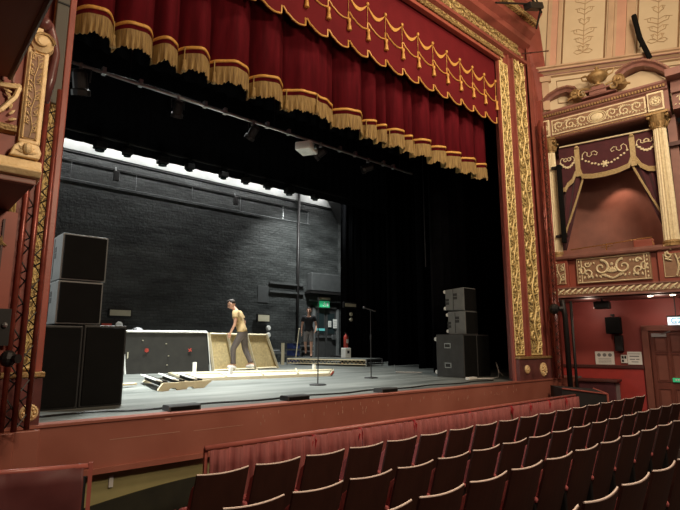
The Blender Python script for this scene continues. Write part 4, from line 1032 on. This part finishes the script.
# broken scroll pediment
def arc(pts,parent,nm='pediment_arc'):
    b=MB(MR); 
    # sweep rectangular-ish moulding: three tubes plus a slab
    P=[V((x,-.05,z)) for x,z in pts]
    n=len(P); vs=[];fs=[]
    for i in range(n):
        a=P[max(0,i-1)];c=P[min(n-1,i+1)];tt=(c-a).normalized();nn=V((-tt.z,0,tt.x))
        if nn.z<0 and i<n*.75 : pass
        for (h,y) in ((.0,.30),(.0,-.02),(.05,-.05),(.08,-.10),(.12,-.10),(.13,.30)):
            q=P[i]+nn*(h-.02); vs.append((q.x,y,q.z))
    for i in range(n-1):
        for k in range(6): fs.append((i*6+k,i*6+(k+1)%6,(i+1)*6+(k+1)%6,(i+1)*6+k))
    fs += [tuple(range(6)),tuple((n-1)*6+k for k in range(5,-1,-1))]
    b.add(vs,fs); o=b.build(nm,M['mauve'],parent)
    b=MB(MR)
    for i in range(1,n*4-3):
        u=i/(n*4-3)*(n-1); k=int(u); k=min(k,n-2); p=P[k].lerp(P[k+1],u-k); a=P[k];c=P[k+1];tt=(c-a).normalized();nn=V((-tt.z,0,tt.x)); q=p+nn*.075
        b.ell((q.x,-.10,q.z),(.012,.012,.012),5,4)
    b.build('beading',M['gold_dull'],o)
    return o
def scroll_end(cx,cz,r,s,parent):
    b=MB(MR); M1=Matrix.Rotation(PI/2,4,'X')
    b.lathe([(r,-.28),(r,.11),(r*.8,.13),(r*.75,.11),(r*.3,.11),(r*.28,.15),(.001,.16)],(cx,0,cz),20,M1); b.build('scroll_end',M['gold_dull'],parent)
    b=MB(MR); spiral(b,(cx,cz),r*.95,1.4,0,s,.010,-.12); b.build('volute',M['gold_dull'],parent)
PD=en
a1=arc([(-.10,5.86),(-.02,6.00),(.10,6.14),(.26,6.26),(.44,6.33),(.62,6.33),(.76,6.26)],en); scroll_end(.80,6.16,.11,-1,a1)
a2=arc([(1.66,6.30),(1.80,6.40),(1.95,6.44),(2.12,6.42),(2.3,6.32),(2.46,6.16),(2.58,5.98)],en); scroll_end(1.66,6.22,.12,1,a2)
rp('tympanum','dome_cream',lambda b:b.prism([(-.05,5.97),(.0,6.08),(.2,6.26),(.45,6.34),(.75,6.30),(.8,6.1),(1.6,6.1),(1.75,6.34),(2.05,6.4),(2.3,6.28),(2.5,6.0)],.20,.28),en)
# urn group between the scrolls
ur=rp('urn','gold_dull',lambda b:b.lathe([(.10,6.22),(.13,6.24),(.05,6.28),(.05,6.32),(.17,6.38),(.22,6.46),(.20,6.50),(.12,6.53),(.13,6.56),(.03,6.62),(.045,6.66),(.001,6.70)],(1.25,.0,0),18),en,smooth=True)
b=MB(MR)
for s in (-1,1): b.tube([(1.25+s*.19,0,6.42),(1.25+s*.30,0,6.46),(1.25+s*.33,0,6.54),(1.25+s*.24,0,6.56),(1.25+s*.16,0,6.50)],.018,5)
b.build('urn_handles',M['gold_dull'],ur)
for k in range(12):
    pass
rp('urn_pedestal','mauve',lambda b:(b.box((1.08,-.12,6.02),(1.42,.15,6.10)),b.box((1.0,-.14,6.10),(1.5,.15,6.14)),b.box((1.12,-.08,6.14),(1.38,.12,6.23)),b.box((.9,-.1,6.0),(1.6,.15,6.04))),en,bevel=.01)
b=MB(MR)
for s in (-1,1):
    spiral(b,(1.25+s*.30,6.10),.10,1.2,PI/2,-s,.022,-.13); b.tube([(1.25+s*.16,-.1,6.18),(1.25+s*.3,-.1,6.22),(1.25+s*.5,-.1,6.10),(1.25+s*.62,-.1,6.06)],.025,5)
b.build('pedestal_scrolls',M['gold_dull'],en)
# upper side wall and dome panels
UW=struct(MB(MU).box((-.4,0,5.6),(4.6,.2,6.85)).build('wall_right_upper',M['dome_cream']))
def up(name,m,fn,parent=UW,**k):
    b=MB(MU); fn(b); return b.build(name,M[m],parent,**k)
def curve_pt(s,z,off=0):   # wall over the cornice: leans and curves gently into the room as it climbs
    t=max(0,z-7.0); return (s+.10*t, .10-.10*t-.05*t*t*.0+off, z)
def cslab(s0,s1,z0,z1,th,off=0.0):
    def f(b):
        for i in range(8):
            za=z0+(z1-z0)*i/8; zb=z0+(z1-z0)*(i+1)/8
            vs=[curve_pt(s0,za,off),curve_pt(s1,za,off),curve_pt(s1,za,off-th),curve_pt(s0,za,off-th),curve_pt(s0,zb,off),curve_pt(s1,zb,off),curve_pt(s1,zb,off-th),curve_pt(s0,zb,off-th)]
            b.add(vs,[(0,3,2,1),(4,5,6,7),(0,1,5,4),(1,2,6,5),(2,3,7,6),(3,0,4,7)])
    return f
up('cornice','dome_tan',lambda b:b.prism([(0,6.80),(-.06,6.82),(-.06,6.86),(-.14,6.92),(-.14,6.97),(-.18,6.99),(-.18,7.02),(.2,7.04),(.2,6.8)],-.1,4.6,'x'))
up('cornice_line','mauve',lambda b:(b.box((-.1,-.075,6.845),(4.6,-.05,6.865)),b.box((-.1,-.16,6.905),(4.6,-.12,6.925))))
up('frieze_panel','dome_line',lambda b:(frame_rect(b,.35,1.3,6.15,6.7,-.01,.012),frame_rect(b,2.3,3.4,6.15,6.7,-.01,.012)))
up('small_pilaster','dome_tan',lambda b:(b.box((.02,-.08,6.0),(.17,.0,6.72)),b.box((-.02,-.12,6.68),(.22,.0,6.80))))
up('dome_wall','dome_cream',cslab(-.3,4.6,7.0,9.6,.08,.08))
for i,(s0,s1,mm,th) in enumerate(((.13,.22,'dome_tan',.06),(.22,.36,'dome_rose',.03),(.36,.44,'dome_tan',.06),(1.42,1.55,'dome_tan',.05),(1.55,1.60,'dome_tan',.08),(1.60,1.80,'dome_rose',.04),(1.80,1.86,'dome_tan',.08),(1.86,1.99,'dome_tan',.05),(2.9,3.03,'dome_tan',.05),(3.03,3.2,'dome_rose',.04),(3.2,3.33,'dome_tan',.05))):
    up('rib',mm,cslab(s0,s1,7.0,9.6,th,.01))
for s0,s1 in ((.46,1.40),(2.02,2.88)):
    def f(b,s0=s0,s1=s1):
        pts=[curve_pt(s0+.02,9.6,-.01),curve_pt(s0+.02,7.15,-.01),curve_pt(s1-.02,7.15,-.01),curve_pt(s1-.02,9.6,-.01)]
        b.tube(pts,.02,4); 
        pts=[curve_pt(s0-.03,9.6,-.01),curve_pt(s0-.03,7.09,-.01),curve_pt(s1+.03,7.09,-.01),curve_pt(s1+.03,9.6,-.01)]
        b.tube(pts,.012,4)
    up('panel_moulding','dome_line',f)
    def g(b,s0=s0,s1=s1):
        c=(s0+s1)/2
        def q(ds,z): return curve_pt(c+ds,z,-.004)
        b.tube([q(0,z/10) for z in range(74,96,2)],.007,4)
        for k,z in enumerate((7.42,7.6,7.8,8.05,8.3,8.55,8.8)):
            w=.10+.05*((k*7)%3)
            for s in (-1,1):
                b.tube([q(0,z-.05),q(s*w*.5,z),q(s*w,z+.03),q(s*w*1.1,z+.10),q(s*w*.8,z+.12),q(s*w*.75,z+.06)],.009,4)
                b.tube([q(0,z+.06),q(s*w*.6,z+.12),q(s*w*1.4,z+.10)],.007,4)
        for s in (-1,1): b.tube([q(0,7.36),q(s*.12,7.33),q(s*.2,7.38),q(s*.14,7.43),q(s*.05,7.40)],.009,4)
    up('painted_scroll','dome_paint',g)
# line array / dark column speaker against left column
t=thing('column_speaker','slim black column speaker strapped before the left column of right box','speaker',MR@V((.24,-.15,2.85)))
b=MB(MR); b.cbox((.36,-.16,3.72),(.09,.10,1.75)); b.build('body',M['black_grille'],t,bevel=.015)
b=MB(MR); b.box((.18,-.12,4.55),(.40,.0,4.60)); b.box((.18,-.12,3.0),(.40,.0,3.05)); b.build('bracket',M['iron'],t)
# black tilted speaker before the dome
t=thing('column_speaker','slim black column speaker tilted in front of the painted dome panel','speaker',MU@V((2.1,-.15,6.8)))
b=MB(MU); b.tube([(2.20,-.30,6.80),(2.05,-.30,7.3),(1.98,-.30,7.86)],.055,8); b.build('body',M['black_grille'],t)
b=MB(MU); b.tube([(2.1,-.27,7.3),(2.12,.0,7.25)],.02,5); b.build('bracket',M['iron'],t)
# next bay over: dark box edge at frame right
BX2=struct(MB(MR).box((2.55,-.02,5.3),(4.2,.5,5.9)).build('trim_4',M['mauve']))
b=MB(MR); run_scroll(b,2.62,4.1,5.34,5.62,-.03,.28); b.build('scroll_relief',M['cream_gilt'],BX2)
b=MB(MR); b.box((2.55,-.10,5.62),(4.2,0,5.72)); b.box((2.5,-.3,5.9),(4.2,.6,6.05)); b.build('cornice',M['mauve'],BX2)

# wall under the box
WR=struct(MB(MW).box((-1.2,.0,-1.1),(6,.2,1.9)).build('wall_right_lower',M['wall_red']))
def wp(name,m,fn,parent=WR,**k):
    b=MB(MW); fn(b); return b.build(name,M[m],parent,**k)
wp('lower_wall','wall_red_deep',lambda b:b.box((-1.2,-.02,-1.1),(1.24,.02,.20)))
wp('dado_rail','frame_dark',lambda b:b.box((-1.0,-.05,.19),(1.26,.02,.26)),bevel=.01)
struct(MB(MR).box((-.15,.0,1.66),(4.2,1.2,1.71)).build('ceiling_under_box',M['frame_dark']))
for k,(s,l) in enumerate(((1.79,'left small lit downlight under the right box'),(2.17,'right small lit downlight under the right box'))):
    t=thing('downlight',l,'light',MR@V((s,.25,1.62)),0,'downlights under the right box'); b=MB(MR); b.lathe([(.05,1.66),(.04,1.645),(.001,1.64)],(s,.25,0),12); b.build('lamp',M['lamp_on'],t)
# door
dw=thing('door_2',None,None,MW@V((1.9,0,-1.08))); dw['kind']='structure'
def dp(name,m,fn,parent=dw,**k):
    b=MB(MW); fn(b); return b.build(name,M[m],parent,**k)
dp('frame','door_frame',lambda b:(b.box((1.27,-.10,-1.08),(1.40,.02,1.08)),b.box((2.75,-.10,-1.08),(2.88,.02,1.08)),b.box((1.27,-.10,.98),(2.88,.02,1.10))),bevel=.01)
for s0,s1 in ((1.41,2.07),(2.08,2.74)):
    lf=dp('leaf','door_red',lambda b:b.box((s0,-.04,-1.06),(s1,.0,.97)))
    for z0,z1 in ((.55,.9),(-.05,.5),(-.9,-.2)):
        for a,c in ((s0+.08,(s0+s1)/2-.03),((s0+s1)/2+.03,s1-.08)):
            dp('panel','door_frame',lambda b:(frame_rect(b,a,c,z0,z1,-.045,.014),b.box((a+.03,-.048,z0+.03),(c-.03,-.035,z1-.03))),lf)
dp('closer','metal',lambda b:(b.box((1.45,-.09,.86),(1.72,-.04,.93)),b.tube([(1.6,-.08,.9),(1.8,-.12,.97)],.012,5)))
b=MB(MW); b.box((1.75,-.08,-.05),(2.25,-.05,.03)); t=tag(b.build('fire_door_sign',M['green_sign']),'green fire exit sign across the red panelled door','sign')
b=MB(MW)
for k in range(9): b.box((1.80+k*.04,-.085,-.025),(1.825+k*.04,-.078,.008))
b.build('lettering',M['white'],t)
# lit sign G2
t=thing('door_number_sign','small white lit sign with blue letters above the door','sign',MW@V((1.95,-.6,1.15)))
b=MB(MW); b.box((1.80,-.35,1.09),(2.2,-.31,1.25)); b.build('panel',M['sign_white'],t)
b=MB(MW); b.box((1.79,-.36,1.25),(2.21,-.30,1.28)); b.tube([(1.95,-.33,1.27),(1.95,-.33,1.66)],.01,5); b.build('hanger',M['iron'],t)
def text_obj(s,size,m,parent,Mx,loc,name='lettering',ext=.003):
    cu=D.curves.new('txt','FONT'); cu.body=s; cu.size=size; cu.extrude=ext; cu.align_x='CENTER'; cu.align_y='CENTER'
    o=D.objects.new('txt',cu); COL.objects.link(o)
    dg=bpy.context.evaluated_depsgraph_get(); me=D.meshes.new_from_object(o.evaluated_get(dg)); D.objects.remove(o)
    b=MB(Mx@Matrix.Translation(loc)@Matrix.Rotation(PI/2,4,'X')); b.add([v.co.copy() for v in me.vertices],[tuple(p.vertices) for p in me.polygons])
    D.meshes.remove(me); return b.build(name,m,parent)
text_obj('G2',.155,M['sign_blue'],t,MW,(1.945,-.355,1.17))
# wall speakers
t=thing('wall_speaker','black wall speaker above the notices on the red wall','speaker',MW@V((.77,-.2,.9)))
b=MB(MW); b.box((.63,-.30,.93),(.92,-.08,1.29)); b.build('cabinet',M['black_grille'],t,bevel=.015); b=MB(MW); b.tube([(.77,-.1,1.2),(.77,.0,1.25)],.02,5); b.cbox((.77,-.19,1.33),(.06,.12,.05)); b.build('bracket',M['iron'],t)
t=thing('wall_speaker','small narrow black speaker hung below the larger wall speaker','speaker',MW@V((.8,-.1,.56)))
b=MB(MW); b.box((.75,-.14,.56),(.91,-.02,.90)); b.build('cabinet',M['iron'],t,bevel=.01); b=MB(MW); b.box((.80,-.145,.60),(.86,-.139,.68)); b.build('tweeter',M['dark_metal'],t)
t=thing('spotlight','black spotlight under the left end of right box soffit','light',MR@V((.9,.5,1.5)))
b=MB(MR); b.cbox((.86,.45,1.53),(.30,.22,.16)); b.build('body',M['iron'],t,bevel=.02); b=MB(MR); b.tube([(.86,.45,1.6),(.86,.45,1.67)],.02,6); b.build('bracket',M['iron'],t)
# notices
t=thing('wall_notice','white notice with three round pictograms on red wall','notice',MW@V((.5,-.02,.28)))
b=MB(MW); b.box((.32,-.035,.27),(.70,-.02,.55)); b.build('sheet',M['white'],t)
b=MB(MW)
for k in range(3): b.M=MW@Matrix.Translation((.40+k*.11,-.036,.475))@Matrix.Rotation(PI/2,4,'X'); b.lathe([(.038,0),(.038,.004)],(0,0,0),14)
b.M=MW
for k in range(4): b.box((.38,-.039,.39-k*.03),(.64,-.034,.397-k*.03))
b.build('print',M['ink_grey'],t)
t=thing('wall_notice','small dark framed notice between two white notices','notice',MW@V((.88,-.02,.36)))
b=MB(MW); b.box((.83,-.035,.31),(.95,-.02,.48)); b.build('sheet',M['white'],t); b=MB(MW); b.box((.845,-.04,.40),(.885,-.034,.46)); b.box((.90,-.04,.40),(.935,-.034,.46)); b.box((.845,-.04,.33),(.885,-.034,.38)); b.build('print',M['ink'],t)
t=thing('wall_notice','wide white text notice left of the panelled door','notice',MW@V((1.13,-.02,.28)))
b=MB(MW); b.box((.96,-.04,.28),(1.23,-.022,.55)); b.build('sheet',M['white'],t)
b=MB(MW); b.box((.98,-.043,.50),(1.20,-.039,.51)); b.box((1.0,-.043,.44),(1.18,-.039,.465)); b.box((1.0,-.043,.38),(1.1,-.039,.40)); b.box((1.12,-.043,.38),(1.18,-.039,.40)); b.box((1.03,-.043,.33),(1.16,-.039,.345)); b.build('print',M['ink_grey'],t)
# dark upholstered block and cabinet beyond the front row
t=thing('draped_table','low maroon draped table against the red right wall','table',MW@V((.35,-.4,-1.08)))
b=MB(MW); b.box((.05,-.55,-1.05),(.78,-.1,-.08)); b.build('drape',M['velvet_box'],t,bevel=.03); b=MB(MW); b.box((.0,-.6,-.08),(.82,-.08,-.03)); b.build('top',M['frame_dark'],t,bevel=.01)
t=thing('equipment_case','black equipment case with red edges beside the stage','case',(10.6,4.6,-1.08))
b=MB(); b.add([(9.85,4.75,-1.08),(10.9,4.35,-1.08),(11.25,4.75,-1.08),(10.2,5.15,-1.08),(9.85,4.75,-.12),(10.9,4.35,-.26),(11.25,4.75,-.20),(10.2,5.15,-.10)],[(0,3,2,1),(4,5,6,7),(0,1,5,4),(1,2,6,5),(2,3,7,6),(3,0,4,7)]); b.build('body',M['ink'],t)
b=MB(); b.tube([(9.85,4.74,-.12),(10.9,4.34,-.26)],.014,5); b.tube([(10.9,4.34,-.26),(11.25,4.75,-.2)],.02,5); b.tube([(10.9,4.34,-.26),(10.9,4.34,-1.0)],.02,5); b.build('red_edging',M['rail_red'],t)
# pipes between frame and wall
def truss(name,label,pa,pb,pc,z0,z1,mch,mbr,rad=.022,parent=None,rungs=.28):
    t=thing(name,label,'truss',(pa[0],pa[1],z0))
    P=[V(p) for p in (pa,pb,pc)]
    for p in P:
        b=MB(); b.tube([(p.x,p.y,z0),(p.x,p.y,z1)],rad,8); b.build('chord',M[mch],t,smooth=True)
    b=MB(); n=int((z1-z0)/rungs)
    for (p,q) in ((P[0],P[1]),(P[1],P[2]),(P[2],P[0])):
        for k in range(n):
            za=z0+k*rungs; b.tube([(p.x,p.y,za),(q.x,q.y,za+rungs/2)],.006,4,cap=False); b.tube([(q.x,q.y,za+rungs/2),(p.x,p.y,za+rungs)],.006,4,cap=False)
    b.build('lacing',M[mbr],t)
    return t
truss('lighting_truss','vertical triangular lighting truss standing before the left frame',(.815,4.97,0),(.895,4.94,0),(1.00,5.02,0),.02,3.02,'truss_red','iron',.022)
truss('lighting_truss','vertical dark red lighting truss standing right of the right frame',(10.45,5.12,0),(10.62,5.08,0),(10.58,5.22,0),-.43+.45,5.6,'truss_red','iron',.022)
b=MB(); b.tube([(10.72,4.98,-1.08),(10.7,4.98,1.3),(10.62,4.98,1.62)],.055,8); tag(b.build('vertical_pipe',M['iron'],smooth=True),'thick black vertical pipe beside the right red wall','pipe')
b=MB(); b.tube([(10.83,4.9,-1.08),(10.83,4.9,1.6)],.03,8); tag(b.build('vertical_pipe',M['iron'],smooth=True),'thin black vertical pipe nearest the right red wall','pipe')
def clamp_light(x,y,z,l,s=.1):
    t=thing('clamp_lamp',l,'light',(x,y,z)); b=MB(); b.ell((0,0,0),(s,s,s*1.1),10,8); b.tube([(s*.5,-s*.8,.0),(s*.9,-s*1.4,0)],[s*.5,s*.6],8); b.build('head',M['iron'],t,local=True); b=MB(); b.tube([(-s*1.5,0,0),(s*1.5,0,0)],.015,5); b.build('arm',M['iron'],t,local=True)
clamp_light(10.28,5.0,1.42,'round black lamp clamped to the right truss')
clamp_light(.78,4.78,.60,'black lamp clamped low on the left truss',.06)
# high bracket with lantern at the top right corner of the frame
t=thing('lantern_bracket','black lantern on angled bracket at upper right frame corner','stage light',(9.7,4.6,7.2))
b=MB(); b.tube([(8.0,4.6,7.05),(9.75,4.6,7.85)],.02,5); b.tube([(9.85,4.6,7.85),(9.55,4.6,7.2)],.022,5); b.tube([(9.2,4.6,7.9),(9.85,4.6,7.7)],.02,5); b.tube([(9.2,4.6,8.3),(9.8,4.6,7.75)],.018,5); b.build('bracket',M['iron'],t)
b=MB(); b.cbox((9.5,4.6,7.68),(.62,.16,.13),0,Euler((0,-.42,0)).to_matrix()); b.build('body',M['iron'],t,bevel=.01)
b=MB(); b.tube([(9.45,4.9,6.72),(10.35,4.75,7.08)],.014,5); tag(b.build('wall_rod',M['frame_dark']),'thin rod sticking out right of the frame corner','rod')

# ------------------------------------------------------------------ left-hand box (its end faces the audience)
LW=struct(MB().box((-2.6,4.9,-2.3),(.76,5.35,1.79)).build('wall_left_house',M['box_red']))
def lp_(name,m,fn,parent=LW,**k):
    b=MB(); fn(b); return b.build(name,M[m],parent,**k)
lp_('box_end','box_red',lambda b:b.box((-2.6,4.0,1.9),(.70,5.2,2.86)))
lp_('box_floor','frame_dark',lambda b:b.box((-2.6,4.02,1.80),(.69,5.2,1.9)))  # underside coloured dark for the shade beneath the left box
lp_('ledge','gilt_warm',lambda b:b.prism([(4.05,1.82),(3.93,1.84),(3.90,1.88),(3.93,1.90),(3.95,1.96),(4.05,1.97)],-2.6,.72,'x'),bevel=.008)
lp_('ledge_shadow_moulding','mauve',lambda b:b.box((-2.6,3.95,1.79),(.70,4.0,1.83)),bevel=.01)
lp_('upper_ledge','gold_dull',lambda b:b.prism([(4.02,2.12),(3.95,2.14),(3.94,2.18),(4.02,2.20)],-2.6,.55,'x'))
pn=lp_('panel','gilt_warm',lambda b:b.box((.565,3.96,2.08),(.70,4.02,2.80)),bevel=.01)
lp_('panel_ground','cream_bed',lambda b:b.box((.59,3.952,2.12),(.665,3.965,2.74)),pn)
b=MB(); vine(b,.60,.075,(.628,3.95,2.13),(0,0,1),(1,0,0),(0,-1,0),.1); frame_rect(b,.585,.67,2.11,2.75,3.952,.008); b.build('scroll_relief',M['gilt_warm'],pn)
b=MB(); b.M=Matrix.Translation((.645,4.0,2.84)); b.lathe([(.075,-.06),(.085,0),(.075,.06),(.03,.09)],(0,0,0),16,Matrix.Rotation(PI/2,4,'X')); b.box((-.09,-.02,.0),(.02,.1,.10)); b.box((-.11,-.05,.07),(.0,.12,.11))
b.build('volute',M['gilt_warm'],pn)
b=MB(); spiral(b,(.645,2.84),.075,1.3,0,1,.012,3.92); b.build('volute_line',M['gold_dull'],pn)
br=lp_('console','gilt_warm',lambda b:b.prism([(.52,1.97),(.70,1.97),(.71,2.02),(.69,2.07),(.58,2.08),(.54,2.04)],3.93,4.05),bevel=.01)
b=MB(); b.ell((.62,3.92,2.03),(.03,.03,.04),10,8); 
for k in range(6): leafy(b,.62,2.0,PI/2+(k-2.5)*.55,.07,.014,3.93)
b.build('shell_relief',M['gilt_warm'],br)
b=MB(); b.tube([(.36,3.96,2.20),(.45,3.95,2.27),(.52,3.95,2.38),(.54,3.96,2.46)],.018,5); b.tube([(.36,3.96,2.44),(.55,3.96,2.47)],.02,5)
for k in range(6): leafy(b,.50,2.22+.04*k,.4+.5*k,.05,.012,3.97)
for k in range(9): b.ell((.36+.022*k,3.97,2.47+.012*math.sin(k)),(.012,.012,.016),6,4)
b.build('gilt_scroll',M['gilt_warm'],LW)
for x in (.44,.50): 
    b=MB(); b.box((x,3.985,2.5),(x+.012,4.0,2.84)); b.build('fillet',M['mauve'],LW)
b=MB(); b.tube([(.64,4.05,3.06),(.69,4.05,3.04),(.735,4.05,2.94),(.76,4.05,2.84),(.74,4.05,2.64),(.72,4.05,2.45)],[.035,.045,.032,.026,.035,.025],8)
b.ell((.655,4.0,3.02),(.055,.06,.05),10,8); b.build('end_bracket',M['marble'],LW,smooth=True)
b=MB(); b.box((.66,4.88,-1.1),(.675,4.91,1.72)); b.box((-2.6,4.86,-.0),(.76,4.92,.03)); b.build('wall_fillet',M['frame_dark'],LW)
lp_('lower_gilding','gold_dull',lambda b:[leafy(b,.66+.02*k,1.50,PI/2+.5*k,.08,.012,4.88) for k in range(3)])
t=thing('socket_panel','dark metal connection panel with small lamp on the left red wall','panel',(.6,4.85,.7))
b=MB(); b.box((.30,4.84,.70),(.78,4.9,.99)); b.build('plate',M['iron'],t); b=MB(); b.ell((.74,4.83,.86),(.022,.022,.022),8,6); b.build('fittings',M['metal'],t)
# grey panel hanging in front of the left jamb
t=thing('grey_board','tall narrow grey panel hanging before the left frame','panel',(1.0,5.28,3.0))
b=MB(); b.box((.95,5.25,2.98),(1.06,5.30,6.4)); b.build('board',M['grey_panel'],t,bevel=.008)
b=MB(); b.box((.95,5.24,4.02),(1.06,5.252,4.035)); b.build('seam',M['ink'],t)
# circle soffit overhead at left
S=struct(MB().box((-3,-2,2.5),(.47,3.93,3.1)).build('ceiling_balcony',mat('soffit_maroon',(.17,.028,.024),.6,scale=1.5)))
b=MB(); b.tube([(.475,-2,2.5),(.475,3.93,2.5)],.016,6); b.build('edge_bead',M['frame_dark'],S)
struct(MB().box((-3.2,-2,-1.2),(-3,5.3,9.5)).build('wall_side_house',M['wall_red']))
struct(MB().box((-3.2,-2.2,9.6),(15,5.6,9.8)).build('ceiling_house',M['dome_cream']))

# ------------------------------------------------------------------ light
def area(name,loc,to,size,power,col,sy=None,spread=PI):
    l=D.lights.new(name,'AREA'); l.energy=power; l.color=col; l.size=size; l.spread=spread
    if sy: l.shape='RECTANGLE'; l.size_y=sy
    o=D.objects.new(name,l); COL.objects.link(o); o.location=loc
    o.rotation_euler=(V(to)-V(loc)).to_track_quat('-Z','Y').to_euler(); return o
def spot(name,loc,to,power,col,ang=60,blend=.5,r=.15):
    l=D.lights.new(name,'SPOT'); l.energy=power; l.color=col; l.spot_size=R(ang); l.spot_blend=blend; l.shadow_soft_size=r
    o=D.objects.new(name,l); COL.objects.link(o); o.location=loc
    o.rotation_euler=(V(to)-V(loc)).to_track_quat('-Z','Y').to_euler(); return o
def point(name,loc,power,col,r=.1):
    l=D.lights.new(name,'POINT'); l.energy=power; l.color=col; l.shadow_soft_size=r
    o=D.objects.new(name,l); COL.objects.link(o); o.location=loc; return o
WARM=(1,.80,.58); NEUT=(.95,1,.96)
# work lights over the stage
area('work_light',(3.2,8.9,7.8),(3.6,8.8,0),1.0,520,NEUT,.6,R(75))
area('work_light',(7.0,11.9,7.6),(7.0,12,0),1.0,330,NEUT,.6,R(80))
area('work_light',(12.0,14.6,6.8),(13.4,16.6,1.5),.8,230,NEUT,.5,R(110))
# wall grazing battens
for xa,xb in FL:
    area('batten_glow',((xa+xb)/2,16.42,7.38),((xa+xb)/2,17.0,5.6),xb-xa-.1,30,(1,1,.97),.08)
# house lights: warm lamps at the circle fronts and dome, plus added fills
area('house_light',(5.5,-1.2,8.8),(6.0,5.4,3.2),2.5,290,WARM,1.2)
area('house_light',(5.0,2.0,9.2),(5.5,2.6,-1),2.0,70,WARM,2.0)
area('house_light',(6.5,.5,6.5),(12,3.6,5.6),1.2,210,WARM,.6)
area('house_light',(3.0,-1.5,4.2),(5.5,5.3,-.2),1.2,170,WARM,.5)
point('left_box_fill',(1.5,1.4,3.0),85,WARM,.12)  # unseen lamp added to brighten the left box
area('speaker_side_fill',(-2.5,9.5,5.0),(1.5,6.8,1.2),1.2,55,NEUT,.6,R(60))  # unseen lamp added to lift the left sides of the speakers
spot('box_lamp',tuple(MR@V((1.30,1.02,4.5))),tuple(MR@V((1.30,1.30,2.6))),32,(1,.62,.42),88,.5,.04)
point('box_fill',tuple(MR@V((1.35,.5,3.9))),1.5,(1,.55,.35),.08)
for q in (.6,1.9): point('underbox_lamp',tuple(MR@V((q,.45,1.45))),6,(1,.76,.6),.06)
w=D.worlds.new('world'); SC.world=w; w.use_nodes=True
w.node_tree.nodes['Background'].inputs[0].default_value=(.9,.8,.7,1); w.node_tree.nodes['Background'].inputs[1].default_value=.01
vs=SC.view_settings; vs.view_transform='Standard'; vs.look='None'; vs.exposure=0; vs.gamma=1; vs.use_curve_mapping=False
